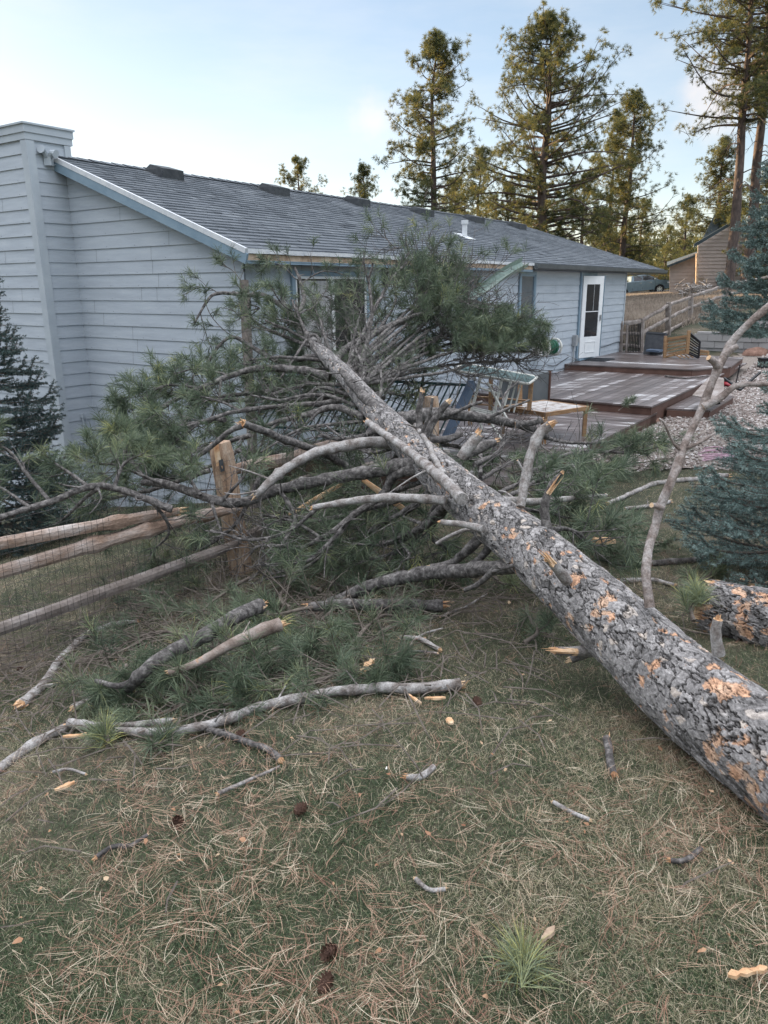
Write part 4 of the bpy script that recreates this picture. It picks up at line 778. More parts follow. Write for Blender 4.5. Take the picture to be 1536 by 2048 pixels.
# limbs pressed on the ground beyond the trunk
for (a, b, c_, tt_) in [((960, 960, 5.0), (1010, 930, 5.6), (1060, 900, 6.2), 0), ((950, 930, 5.1), (1000, 900, 5.8), (1010, 870, 6.4), 0), ((1000, 1000, 4.4), (1080, 960, 5.0), (1150, 930, 5.6), -.04), ((960, 950, 5.0), (960, 900, 5.8), (940, 870, 6.4), 0),
                       ((1050, 950, 5.2), (1150, 905, 6.2), (1260, 905, 6.6), 0), ((1000, 985, 4.7), (1060, 960, 5.0), (1130, 960, 5.2), 0), ((1090, 1060, 3.8), (1140, 1060, 4.1), (1180, 1085, 4.2), -.05), ((1010, 1010, 4.3), (1060, 1020, 4.5), (1100, 1030, 4.6), 0)]:
    cb([a, b, c_], 10, 5, [fb([a, b, c_], .008, .005, tw=11, tl=.5, nt=26, w=.0036, tint=tt_, up=.1), fb([b, c_, (c_[0]+35, c_[1]+8, c_[2])], .006, .004, tw=8, tl=.45, nt=26, w=.0036, tint=tt_, up=.1)])
# limbs crushed below the trunk over the fence
for (a, b, c_) in [((850, 960, 4.9), (760, 990, 5.6), (680, 985, 6.2)), ((830, 930, 5.3), (700, 960, 6.3), (600, 960, 6.8)), ((860, 980, 4.8), (800, 1030, 5.4), (740, 1000, 5.9)), ((760, 870, 6.0), (650, 900, 6.8), (560, 930, 7.0)), ((800, 900, 5.6), (760, 950, 6.2), (700, 940, 6.6)),
                   ((900, 1010, 4.6), (860, 1070, 4.9), (900, 1100, 4.9)), ((880, 1000, 4.7), (820, 1090, 4.9), (740, 1120, 4.9)), ((860, 990, 4.8), (700, 1080, 5.3), (600, 1070, 5.5)), ((800, 1000, 5.0), (640, 1040, 5.6), (520, 1030, 5.8)),
                   ((840, 860, 6.0), (900, 890, 6.6), (950, 900, 6.8))]:
    cb([a, b, c_], 12, 5, [fb([a, b, c_], .008, .005, tw=11, tl=.5, nt=26, w=.0036, up=.05), fb([b, c_, (c_[0]-40, c_[1]+10, c_[2])], .006, .004, tw=8, tl=.45, nt=26, w=.0036, up=.05)])
# low left end: boughs hanging over and behind the rails
for (a, b, c_) in [((345, 1018, 4.9), (230, 977, 4.9), (100, 1003, 4.7)),]:
    cb([(345, 1018, 4.9), (300, 1002, 4.9), (230, 976, 4.9), (180, 974, 4.8), (100, 1003, 4.7), (0, 1035, 4.5), (-80, 1070, 4.3)], 15, 12,
       [fb([(180, 975, 4.8), (130, 940, 4.9), (110, 925, 4.9)], tw=6, tl=.3, nt=30, tint=.05), fb([(100, 1003, 4.7), (50, 950, 4.8), (10, 900, 4.9), (-20, 890, 4.9)], tw=9, tl=.35, nt=34, tint=.1), fb([(230, 976, 4.9), (250, 930, 5.0), (290, 905, 5.0)], tw=7, tl=.3, nt=30, tint=.15),
        fb([(200, 974, 4.8), (150, 1020, 4.9), (110, 1050, 5.0)], tw=6, tl=.4, nt=12), fb([(300, 1002, 4.9), (340, 1060, 5.0), (300, 1110, 5.1)], tw=7, tl=.4, nt=16), fb([(60, 1015, 4.6), (20, 990, 4.7), (-30, 960, 4.7)], tw=7, tl=.3, nt=26)], stubs=2)
for (a, b, c_) in [((500, 870, 6.0), (400, 900, 6.3), (300, 930, 6.3)), ((480, 900, 6.0), (380, 950, 6.2), (300, 960, 6.2)), ((450, 840, 6.6), (350, 850, 7.0), (270, 850, 7.0)), ((400, 900, 6.4), (300, 900, 6.6), (210, 930, 6.3)), ((420, 940, 5.9), (300, 980, 6.0), (200, 1000, 6.0)), ((500, 800, 7.4), (420, 800, 7.6), (340, 790, 7.6)),
                   ((560, 780, 7.8), (470, 790, 7.8), (400, 800, 7.6)), ((520, 950, 5.7), (470, 1050, 5.6), (400, 1100, 5.5))]:
    cb([a, b, c_], 10, 5, [fb([a, b, c_], .008, .005, tw=12, tl=.5, nt=28, w=.0036, up=.2), fb([b, c_, (c_[0]-25, c_[1]-25, c_[2])], .006, .004, tw=8, tl=.4, nt=28, w=.0036, up=.3, tint=.04)])
#PART3
# ------------------------------------------------------------------ split rail fence (near)
gf = np.random.default_rng(77)
FD = nrm(np.array([.55, .835, 0])); FP1 = np.array([-1.15, 5.7, 0])
def FL_(s, z, off=0): p = FP1+FD*s+np.cross(FD, UP)*off; return np.array([p[0], p[1], z])
def fence_px(u, v):    # point of the fence plane seen at (u,v)
    n_ = np.cross(FD, UP); d = ray(u, v); t = ((FP1-CAM) @ n_)/(d @ n_); return CAM+d*t
fence = empty('split_rail_fence', FL_(0, -.6), 'weathered split rail fence with wire mesh, its rails broken and crushed below the fallen trunk', 'fence')
def post(mb, base, top, w, g, m=0, slot=True):
    base = np.asarray(base); top = np.asarray(top); d = nrm(top-base); x = nrm(np.cross(d, np.cross(FD, UP))); y = np.cross(d, x); n = 14; L = np.linalg.norm(top-base); Vs = []; ks = np.linspace(0, 1, 16)
    for t in ks:
        for a in range(n):
            an = 2*math.pi*a/n; c_, s_ = math.cos(an), math.sin(an); k = (abs(c_)**5+abs(s_)**5)**(-1/5)
            r = w/2*k*(1+.05*(vnoise(np.array([c_*2, s_*2, t*4+base[0]]), 9)-.5)); r *= (1-.14*max(0, (t-.96)/.04))
            Vs.append(base+d*L*t+x*c_*r+y*s_*r)
    q = [(i*n+j, i*n+(j+1) % n, (i+1)*n+(j+1) % n, (i+1)*n+j) for i in range(15) for j in range(n)]
    mb.add(Vs, q, m=m); mb.poly(Vs[-n:], m)
    return d, x, y, L
def rail(mb, a, b, w, h, g, m=0, knots=1, seed=0, m2=None):
    a = np.asarray(a, float); b = np.asarray(b, float); L = np.linalg.norm(b-a); k = max(12, int(L/.05)); t = np.linspace(0, 1, k)
    P = a+(b-a)*t[:, None]; P = P+np.stack([vnoise(np.stack([t*L*1.6+seed, t*0, t*0], -1), 40+q)-.5 for q in range(3)], 1)*np.array([.03, .03, .045])
    n = 10; Vs = []; d = nrm(b-a); x = nrm(np.cross(d, UP)); y = np.cross(x, d); kn = [(g.uniform(.1, .9), g.uniform(.2, .5)) for _ in range(knots)]
    for i in range(k):
        tap = .6+.4*min(1, min(t[i], 1-t[i])*L/.25); kk = 1+sum(c_*math.exp(-((t[i]-p_)*L/.06)**2) for p_, c_ in kn)
        for j in range(n):
            an = 2*math.pi*(j+.25*math.sin(seed))/n+.4; c_, s_ = math.cos(an), math.sin(an); e = (abs(c_)**3.2+abs(s_)**3.2)**(-1/3.2)
            r = e*tap*kk*(1+.20*(vnoise(np.array([t[i]*L*3+seed, c_*1.3, s_*1.3]), 50)-.5))
            Vs.append(P[i]+x*c_*r*w/2+y*s_*r*h/2)
    q = [(i*n+j, i*n+(j+1) % n, (i+1)*n+(j+1) % n, (i+1)*n+j) for i in range(k-1) for j in range(n)]
    mb.add(Vs, q, m=m); mb.poly(Vs[:n][::-1], m if m2 is None else m2); mb.poly(Vs[-n:], m if m2 is None else m2)
WF = [M['fence'], M['freshwood']]; WG_ = [M['fencegrey'], M['freshwood']]
# post by the left, mortised and split at the top
b1 = np.array([-1.15, 5.7, -.85]); t1 = W(440, 884, 5.70)
m = MB(); d_, x_, y_, L_1 = post(m, b1+np.array([.03, 0, 0]), t1+x_*0 if False else t1, .15, gf)
p1 = m.build('post', [M['postwood'], M['freshwood']], fence)
m = MB(); nb = nrm(CAM-t1); nb[2] = 0; nb = nrm(nb)
m.box(t1+d_*-.16+nb*.078-x_*.02, d_, x_, nb, .045, .022, .012); m.build('mortise', M['darkvent'], p1)
m = MB(); m.box(t1+d_*-.07+nb*.078-x_*.045, d_, x_, nb, .085, .028, .006); splinter(m, t1+d_*-.17+nb*.08-x_*.03, -d_, .016, gf, 4, m=0); m.build('split_face', M['freshwood'], p1)
m = MB(); post(m, W(865, 880, 8.15)-UP*.9, W(862, 793, 8.15), .145, gf); m.build('post', [M['postwood'], M['freshwood']], fence)
m = MB(); post(m, FL_(-3.0, -.95), FL_(-3.0, .42), .15, gf); m.build('post', WF, fence)
rA = [(0, 1085), (352, 1020)]; A0, A1 = fence_px(0, 1087), W(352, 1022, 5.15); dA = nrm(A1-A0)
for i, (a, b, w, h, kn, mm, sd) in enumerate([(A0-dA*1.3, A1, .065, .075, 2, WF, 1.0), (fence_px(0, 1148)-nrm(W(475, 1012, 5.55)-fence_px(0, 1148))*1.3, W(475, 1012, 5.55), .07, .08, 3, WF, 5.0),
        (fence_px(0, 1262)-nrm(W(480, 1078, 5.62)-fence_px(0, 1262))*1.4, W(480, 1078, 5.62), .07, .075, 0, WG_, 9.0),
        (W(468, 934, 5.72), W(800, 868, 7.6), .09, .115, 0, WF, 13.0), (W(585, 965, 6.3), W(900, 905, 8.2), .07, .12, 0, WG_, 17.0), (W(478, 1078, 5.75), W(870, 962, 8.1), .08, .12, 0, WG_, 21.0)]):
    m = MB(); rail(m, a, b, w, h, gf, knots=kn, seed=sd, m2=1)
    if i in (0, 1): splinter(m, b, b-a, .04, gf, 6, L=.12)
    m.build('rail', mm, fence)
m = MB(); rail(m, W(575, 1030, 5.6), W(690, 966, 6.1), .02, .05, gf, m=1, knots=0, seed=3); m.build('split_lath', WF, fence)
m = MB(); rail(m, W(730, 958, 5.3), W(810, 1020, 5.2), .03, .06, gf, m=1, knots=0, seed=4); m.build('split_lath', WF, fence)
m = MB(); gw = np.random.default_rng(4); n_ = np.cross(FD, UP)
def wz(s, k): return -.58+k*.095+.012*math.sin(s*3+k)+.25*min(0, .0)*s
for i in range(0, 128):
    s = -3.0+i*.05; t = max(0, (s-.3)/3.4); top = .36-.35*t; z0_ = gz(*FL_(s, 0)[:2])+.0; off = .08+.03*math.sin(s*2.1)+.02*math.sin(s*7)
    pts = [FL_(s+gw.normal(0, .004), z0_+k*(top-z0_)/6, off+.03*math.sin(k*1.3+s*2)*t) for k in range(7)]; m.tube(pts, .0011, 3, cap=False)
for k in range(11):
    pts = []
    for i in range(0, 65):
        s = -3.0+i*.1; t = max(0, (s-.3)/3.4); top = .36-.35*t; z0_ = gz(*FL_(s, 0)[:2]); off = .08+.03*math.sin(s*2.1)+.02*math.sin(s*7); pts.append(FL_(s, z0_+(top-z0_)*k/10, off))
    m.tube(pts, .0011, 3, cap=False)
m.build('wire_mesh', M['wire'], fence)
# ------------------------------------------------------------------ loose limbs and boughs on the lawn
def gp(u, v, h=.02): return hit(u, v, h)
gl = np.random.default_rng(313)
def loose(pts, w0, w1, mats, label, h=.02, extra=(), name='broken_branch', e0=True, e1=True, group=None, cat='branch', fol=None):
    P = [gp(*p[:2], p[2] if len(p) > 2 else h) for p in pts]; m = MB()
    S_, r = rough_limb(m, P, wpx(P[0], w0), wpx(P[-1], w1), gl, rm=1, rawd=True)
    if e0: splinter(m, S_[0], S_[0]-S_[2], r[0], gl, 5, L=r[0]*2)
    if e1: splinter(m, S_[-1], S_[-1]-S_[-3], r[-1], gl, 5, L=r[-1]*2)
    for e in extra:
        Q = [gp(*p[:2], p[2] if len(p) > 2 else h) for p in e[0]]; rough_limb(m, Q, wpx(Q[0], e[1]), wpx(Q[-1], e[2]), gl, n=7, rm=1, rawd=True)
    L = np.linalg.norm(S_[-1]-S_[0])
    for _ in range(int(L*3)):
        k = gl.integers(1, len(S_)-2); d = nrm(gl.standard_normal(3)+UP*.4); l = gl.uniform(.03, .12); m.tube([S_[k], S_[k]+d*l*.6, S_[k]+d*l], [min(.006, r[k]*.6), .004, .002], 5)
    o = m.build(name, mats, smooth=True); return tagit(o, label, cat, group)
loose([(918, 1370), (840, 1380), (760, 1378), (690, 1384), (600, 1398), (520, 1420), (450, 1448), (390, 1462), (300, 1470), (208, 1462)], 24, 16, DM, 'longest pale grey broken limb lying straight across the lawn in front of the boughs', h=.035)
loose([(395, 1458), (440, 1475), (490, 1492), (535, 1510), (562, 1532)], 11, 15, LM, 'crooked dark twig running down from the middle of the longest pale limb')
loose([(345, 1440), (270, 1450), (200, 1455), (140, 1448)], 12, 20, DM, 'short weathered limb lying against the left end of the longest pale limb', h=.04)
loose([(-60, 1585), (0, 1540), (55, 1498), (130, 1462)], 22, 20, DM, 'pale curved stick ending at the left edge of the lawn')
loose([(40, 1415), (85, 1372), (120, 1320), (170, 1275), (215, 1255), (275, 1245)], 22, 8, DM, 'grey bowed limb lying below the fence on the left lawn', extra=[([(85, 1372), (110, 1372), (140, 1360)], 9, 6)])
loose([(520, 1212, .34), (470, 1238, .34), (420, 1268, .31), (370, 1290, .28), (320, 1320, .24), (285, 1350, .19), (258, 1378, .10)], 30, 22, LM, 'forked bark covered limb with a raw orange fork end', h=.05, extra=[([(270, 1366, .14), (230, 1370, .16), (192, 1362, .18)], 15, 10)])
loose([(560, 1250, .30), (500, 1275, .28), (445, 1305, .26), (400, 1325, .23), (338, 1345, .20)], 27, 13, [M['torn'], M['freshwood']], 'stripped limb with torn orange wood next to the forked limb', h=.06)
loose([(885, 1214, .06), (820, 1213, .08), (740, 1214, .1), (690, 1212, .12), (620, 1218, .12)], 24, 20, LM, 'thick straight bark log lying behind the heap of boughs', h=.05)
loose([(145, 1420), (175, 1402), (203, 1386)], 16, 14, DM, 'stubby grey stick with a side fork left of the boughs', extra=[([(195, 1392), (204, 1405)], 8, 6)])
loose([(812, 1562), (840, 1556), (866, 1548)], 14, 14, DM, 'short grey stick lying alone in the middle of the lawn', name='stick')
loose([(1105, 1618), (1140, 1630), (1180, 1646)], 8, 9, DM, 'thin white stick on the lawn left of the trunk', name='stick')
loose([(1213, 1484), (1218, 1530), (1228, 1560)], 16, 14, LM, 'dark bark stub standing out in the grass beside the trunk', name='stick')
loose([(195, 1732), (230, 1700), (262, 1690), (297, 1672)], 10, 8, LM, 'dark knobbly stick on the left lawn in the foreground', name='stick')
loose([(1338, 1742), (1370, 1728), (1402, 1714)], 10, 10, LM, 'grey bark stick at the lower right of the lawn', name='stick')
loose([(832, 1776), (860, 1784), (890, 1788)], 9, 9, DM, 'small grey stick at the bottom middle of the lawn', name='stick')
loose([(437, 1596), (480, 1572), (530, 1560), (560, 1542)], 9, 5, DM, 'thin bent twig below the crooked dark twig', name='stick')
loose([(105, 1550), (140, 1546), (172, 1558)], 5, 6, DM, 'tiny curled twig on the grass near the pale curved stick', name='stick')
loose([(1215, 1008), (1260, 990), (1310, 968), (1380, 960), (1455, 952)], 9, 10, DM, 'long thin grey limb lying on the grass beyond the upright limb')
loose([(1090, 1018), (1150, 985), (1200, 965)], 6, 5, LM, 'thin dark twig lying beyond the trunk', name='stick')
loose([(1250, 1018), (1300, 1012), (1340, 1005)], 7, 8, DM, 'short grey twig lying before the long thin grey limb', name='stick')
loose([(1190, 1115), (1260, 1130), (1330, 1125), (1415, 1118)], 14, 12, LM, 'dark rough limb on the grass near the blue spruce')
loose([(1240, 1165), (1300, 1163), (1350, 1172)], 9, 7, DM, 'grey stick lying behind the foot of the upright limb', name='stick')
loose([(1330, 1042), (1380, 1048), (1430, 1040)], 5, 6, LM, 'small brown stick on the grass before the blue spruce', name='stick')
loose([(800, 1276), (840, 1282), (880, 1300)], 10, 9, DM, 'pale forked stick right of the bark log', name='stick', extra=[([(820, 1290), (850, 1270), (885, 1262)], 5, 4)])
loose([(770, 1330), (820, 1310), (875, 1310)], 6, 5, LM, 'brown twig at the right end of the heap of boughs', name='stick')
loose([(720, 1165), (690, 1163), (662, 1155)], 8, 6, DM, 'pale broken twig just below the low curved limb', name='stick')
loose([(880, 1235), (930, 1215), (975, 1190)], 5, 4, DM, 'thin curved twig between the log and the trunk', name='stick')
# second, shorter log at the right edge
L0, L1_ = hit(1432, 1262, .0), np.array([3.4, 1.55, 0]); L0 = L0+np.array([0.0, .05, .10]); L1_[2] = gz(3.4, 1.55)+.15
lg = empty('log', (L0+L1_)/2, 'shorter thick log with flaking bark beside the right end of the fallen trunk', 'log')
bark_trunk('bark', [L0, L0*.66+L1_*.34+np.array([0, 0, .02]), L0*.33+L1_*.67, L1_], [.14, .155, .16, .17], lg, 500, 220, 90, orange=.4, end_jag=True)
m = MB(); splinter(m, L0-nrm(L1_-L0)*.01+UP*.06, nrm(L0-L1_)+UP*.2, .07, gl, 16, L=.09, m=0); m.build('torn_end', M['freshwood'], lg)
# green boughs
gb = np.random.default_rng(515)
def green(pts, label, tw=10, tl=.32, h=.06, nt=34, w=.0024, L=.125, tint=0, group=None, cat='bough', name='pine_bough', r0=.013):
    P = [gp(*p[:2], p[2] if len(p) > 2 else h) for p in pts]; wd, lf = MB(), MB()
    bough(wd, lf, P, r0, .005, gb, tw=tw, tl=tl, nt=nt, L=L, w=w, up=.25, tint=tint, floor=True, bare=.32)
    Lv = lf.v
    for i in range(len(Lv)): g_ = gz(Lv[i][:, 0], Lv[i][:, 1])+.004; Lv[i][:, 2] = np.maximum(Lv[i][:, 2], g_)
    o = empty(name, P[0], label, cat, group); wd.build('twigs', M['twig'], o, smooth=True)
    if lf.n: lf.build('needles', M['needle'], o)
    return o
GH = 'pine boughs heaped in front of the fence'; HL = 'broken green pine bough in the heap on the lawn between the fence and the pale limb'
pile = [((600, 1235, .15), (520, 1240, .12), (440, 1230, .1)), ((560, 1260, .15), (480, 1290, .1), (400, 1330, .08)), ((700, 1240, .1), (620, 1260, .12), (540, 1300, .1)), ((640, 1300, .1), (560, 1330, .1), (480, 1360, .08)), ((780, 1260, .06), (720, 1290, .1), (640, 1320, .1)),
        ((420, 1230, .1), (340, 1220, .1), (270, 1210, .08)), ((400, 1280, .08), (320, 1270, .08), (250, 1290, .06)), ((480, 1340, .08), (380, 1380, .06), (280, 1400, .06)), ((600, 1350, .08), (520, 1390, .08), (430, 1420, .05)), ((720, 1330, .08), (640, 1370, .06), (560, 1385, .06)),
        ((500, 1190, .15), (420, 1180, .12), (350, 1180, .1)), ((640, 1180, .15), (560, 1150, .15), (470, 1130, .12)), ((580, 1220, .2), (560, 1190, .22), (600, 1150, .2)), ((820, 1290, .05), (780, 1330, .06), (740, 1370, .05)), ((700, 1290, .12), (760, 1240, .1), (800, 1235, .06)), ((340, 1340, .06), (300, 1380, .06), (240, 1420, .04)),
        ((480, 1250, .12), (440, 1290, .1), (360, 1300, .08)), ((560, 1150, .1), (640, 1130, .15), (700, 1120, .12)), ((420, 1130, .12), (360, 1120, .1), (300, 1150, .1)), ((450, 1400, .06), (370, 1410, .05), (300, 1440, .04)),
        ((330, 1190, .2), (260, 1180, .2), (200, 1190, .15)), ((500, 1160, .3), (430, 1200, .25), (380, 1240, .2)), ((640, 1210, .25), (560, 1230, .25), (500, 1230, .2)), ((720, 1180, .2), (660, 1230, .2), (620, 1260, .15)), ((560, 1300, .2), (500, 1330, .2), (440, 1350, .15)), ((250, 1330, .15), (220, 1370, .15), (200, 1400, .1))]
HL = ['bough in the middle of the heap just below the curved low limb', 'bough under the stripped orange limb, at the centre of the heap', 'bough right of centre in the heap, beside the bark log', 'small bough in front of the heap centre', 'bough at the right end of the heap, before the bark log',
 'bough at the back left of the heap, nearest the lowest rail', 'bough at the far left of the heap beside the grey bowed limb', 'bough at the front left, under the fork of the bark limb', 'bough at the front centre, touching the longest pale limb', 'bough at the front right, behind the end of the longest pale limb',
 'bough at the back of the heap close to the foot of the fence post', 'bough at the very back of the heap below the trunk limb', 'pale green upright bough on top of the heap', 'last bough on the right, lying thinly on bare lawn', 'bough crossing the bark log from the front', 'bough at the left front, above the stubby grey stick',
 'bough lying between the two torn limbs', 'bough at the back right, under the curved low limb', 'bough beside the fence post below the second rail', 'frontmost left bough, under the fork of the longest pale limb',
 'bough near the lowest rail, left of the whole heap', 'raised bough between the fence post and the forked bark limb', 'raised bough just above the upper end of the stripped limb', 'raised bough crossing in front of the curved low limb', 'raised bough between the stripped limb and the longest pale limb', 'small bough beside the stubby grey stick, away from the heap']
HL = ['pine '+h for h in HL]
for i, p in enumerate([tuple((a, b, c_*.55) for a, b, c_ in q) for q in pile]): green(p, HL[i], tl=.33, tint=gb.normal(.02, .07), group=GH, tw=11)
RG = 'pine boughs fallen beyond the trunk'; RL = ['pine bough close behind the pale upright stub', 'pine bough behind the orange broken limb beyond the trunk', 'pine bough between the pale upright stub and the side table', 'pine bough hanging over the front edge of the lower deck', 'pine bough farthest right, reaching onto the gravel', 'pine bough against the deck skirt right of the green railing',
 'pine bough rising over the lower deck corner', 'pine bough just behind the two cut stubs of the trunk', 'pine bough on the lawn in front of the side table legs']
for p in [((1000, 985, .1), (1060, 960, .2), (1110, 935, .25)), ((1060, 1010, .1), (1130, 1000, .2), (1190, 960, .2)), ((1020, 950, .2), (1080, 930, .3), (1130, 900, .3)), ((1150, 940, .2), (1220, 915, .3), (1290, 900, .3)), ((1180, 960, .1), (1260, 930, .15), (1350, 915, .15)), ((960, 900, .3), (1000, 880, .3), (1050, 880, .3)),
          ((1130, 960, .15), (1200, 940, .25), (1250, 880, .35)), ((980, 950, .2), (1000, 920, .3), (990, 880, .4)), ((1110, 930, .25), (1150, 910, .35), (1190, 905, .35))]:
    green(p, RL.pop(0), tl=.42, w=.0034, nt=28, group=RG, tw=10)
green([(1140, 1095, .1), (1190, 1100, .12), (1240, 1110, .1)], 'pine bough lying close behind the middle of the trunk', w=.0026, tint=-.05)
green([(1390, 1250, .12), (1380, 1215, .18), (1400, 1190, .2)], 'bright green needle tuft standing between the trunk and the shorter log', tw=5, tl=.16, nt=60, tint=.18)
green([(1350, 1175, .05), (1400, 1160, .08), (1440, 1150, .06)], 'small pine twig with yellow green needles near the spruce', tw=5, tl=.2, tint=.25)
green([(1480, 1205, .05), (1530, 1195, .1), (1580, 1200, .1)], 'yellow green pine twig at the right edge above the log', tw=6, tl=.2, tint=.2)
green([(1050, 1290, .03), (1075, 1265, .08), (1050, 1230, .08)], 'low green sprig in the shade left of the trunk', tw=5, tl=.16, tint=.05)
green([(990, 1155, .08), (1000, 1170, .1), (1030, 1180, .08)], 'yellow green sprig hanging below the joint of the low limb', tw=4, tl=.12, tint=.3)
green([(215, 1500, .02), (215, 1485, .05), (210, 1468, .07)], 'yellow green needle tuft sticking up beside the longest pale limb', tw=3, tl=.07, nt=45, tint=.33)
green([(300, 1505, .02), (320, 1495, .05), (345, 1480, .05)], 'loose grey green needle tuft right of the bright tuft', tw=3, tl=.08, nt=30)
green([(1075, 1975, .02), (1060, 1955, .03), (1045, 1935, .04)], 'single bright green needle tuft in the foreground grass', tw=2, tl=.05, nt=40, tint=.25, w=.0018)
green([(1235, 1110, .03), (1290, 1085, .08), (1340, 1090, .08)], 'blue green spruce twig on the grass behind the upright limb', tw=7, tl=.2, L=.03, nt=60, w=.003)
# chips, cones and scraps
def chip(u, v, l, w, ang, label, mt='freshwood', th=.008, name='wood_chip', cat='wood chip', h=.025):
    p = gp(u, v, h); m = MB(); a = R(ang); d = np.array([math.cos(a), math.sin(a), gl.uniform(-.1, .2)]); s_ = np.array([-math.sin(a), math.cos(a), 0])
    V = []; n = 8
    for k, t in enumerate(np.linspace(-1, 1, n)):
        ww = w*(1-abs(t)**3*.6)*gl.uniform(.35, 1.25); V += [p+d*l*t/2+s_*ww/2, p+d*l*t/2-s_*ww/2, p+d*l*t/2-s_*ww*.4+UP*th, p+d*l*t/2+s_*ww*.4+UP*th*gl.uniform(.7, 1.3)]
    q = [(4*i+j, 4*i+(j+1) % 4, 4*i+4+(j+1) % 4, 4*i+4+j) for i in range(n-1) for j in range(4)]+[(3, 2, 1, 0), (4*n-4, 4*n-3, 4*n-2, 4*n-1)]
    m.add(V, q); tagit(m.build(name, M[mt]), label, cat)
chip(130, 1576, .07, .02, 35, 'small yellow wood chip on the left lawn below the pale limb')
chip(900, 1447, .05, .03, 100, 'pale cream wood scrap right of the longest limb end')
chip(1202, 1088, .19, .06, 5, 'oval pale slab of split wood lying behind the trunk', th=.03, h=.3) if True else chip(1202, 1088, .20, .06, 5, 'oval pale slab of split wood lying behind the trunk', th=.03)
chip(1490, 1975, .10, .025, 10, 'orange splinter of wood near the bottom right corner')
chip(735, 1340, .12, .05, 60, 'tan wood chip stuck in the heap of boughs', th=.02)
chip(870, 1400, .09, .02, -10, 'thin pale wood sliver beside the longest limb end')
chip(830, 1405, .08, .015, -50, 'narrow wood sliver on bare soil below the longest limb')
chip(150, 1475, .10, .02, 5, 'orange wood sliver beside the fork of the longest limb')
chip(1505, 1180, .16, .07, -15, 'raw broken wood end glowing orange at the right edge', th=.05)
chip(1095, 1885, .05, .02, 40, 'brown curled bark flake on the lawn at the bottom', 'rawwood')
chip(773, 1545, .014, .008, 80, 'tiny white scrap of paper on the grass', 'paper', th=.003, name='paper_scrap', cat='scrap')
def cone(u, v, label):
    p = gp(u, v, .022); m = MB(); ax = nrm(gl.normal(0, 1, 3)*[1, 1, .3]); SC = .72
    m.tube([p-ax*.03, p, p+ax*.03], [.012, .02, .008], 8); a = nrm(np.cross(ax, UP)); b = np.cross(ax, a)
    for i in range(46):
        t = i/46; an = i*2.4; r = .026*math.sin(math.pi*(.15+.8*t)); o = p+ax*(-.03+.06*t)+(a*math.cos(an)+b*math.sin(an))*r*.6; e = o+(a*math.cos(an)+b*math.sin(an))*.014+ax*.008; s_ = nrm(np.cross(e-o, ax))*.007
        m.add([o-s_, o+s_, e+s_*.6, e-s_*.6], [(0, 1, 2, 3)])
    m.v = [p+(v_-p)*SC for v_ in m.v]; tagit(m.build('pine_cone', M['conedark']), label, 'pine cone')
cone(955, 1405, 'dark pine cone on the lawn right of the longest pale limb'); cone(480, 1475, 'dark pine cone below the crooked twig of the pale limb'); cone(660, 1915, 'dark open pine cone in the foreground grass'); cone(650, 1990, 'black pine cone lowest in the foreground')
cone(42, 1340, 'reddish pine cone on the left lawn below the fence'); cone(355, 1645, 'dark pine cone in the grass left of the middle'); cone(600, 1630, 'brown pine cone half hidden in dry grass'); cone(1325, 1090, 'dark pine cone behind the upright limb'); cone(1240, 1045, 'dark pine cone on dry grass beyond the trunk')
# ------------------------------------------------------------------ lawn, needle litter, leaves
gg = np.random.default_rng(999)
def wedge(n, y0, y1, pw=1.0, x0=-.66, x1=.66):      # random places in front of the camera, thinning with distance
    t = gg.uniform(0, 1, n); y = y0*(y1/y0)**(t**pw); x = gg.uniform(x0, x1, n)*(y+.25); return x, y
def inside_house(x, y):
    d = np.stack([x-CO[0], y-CO[1]], -1); s = d @ E1[:2]; e = d @ E2[:2]
    return ((s > -.05) & (e < 3.55) & (e > -8) & (s < 19) & ~((e < 0) & (s < 0))) | ((s > -.62) & (s < 1) & (e < -3.3))
GRAV = [(1050, 938), (1180, 905), (1320, 838), (1325, 812), (1420, 806), (1448, 722), (1480, 700), (1700, 690), (1700, 965), (1400, 940), (1200, 955)]
def project(P):
    d = P-CAM; zc = d @ fwd; return CX+F*(d @ right)/zc, CY-F*(d @ upv)/zc
GP = np.array([hit(u, v)[:2] for u, v in GRAV])
def in_poly(x, y, poly):
    r = np.zeros(len(x), bool); n = len(poly)
    for i in range(n):
        x0, y0 = poly[i]; x1, y1 = poly[(i+1) % n]; c_ = ((y0 > y) != (y1 > y)) & (x < (x1-x0)*(y-y0)/(y1-y0+1e-12)+x0); r ^= c_
    return r
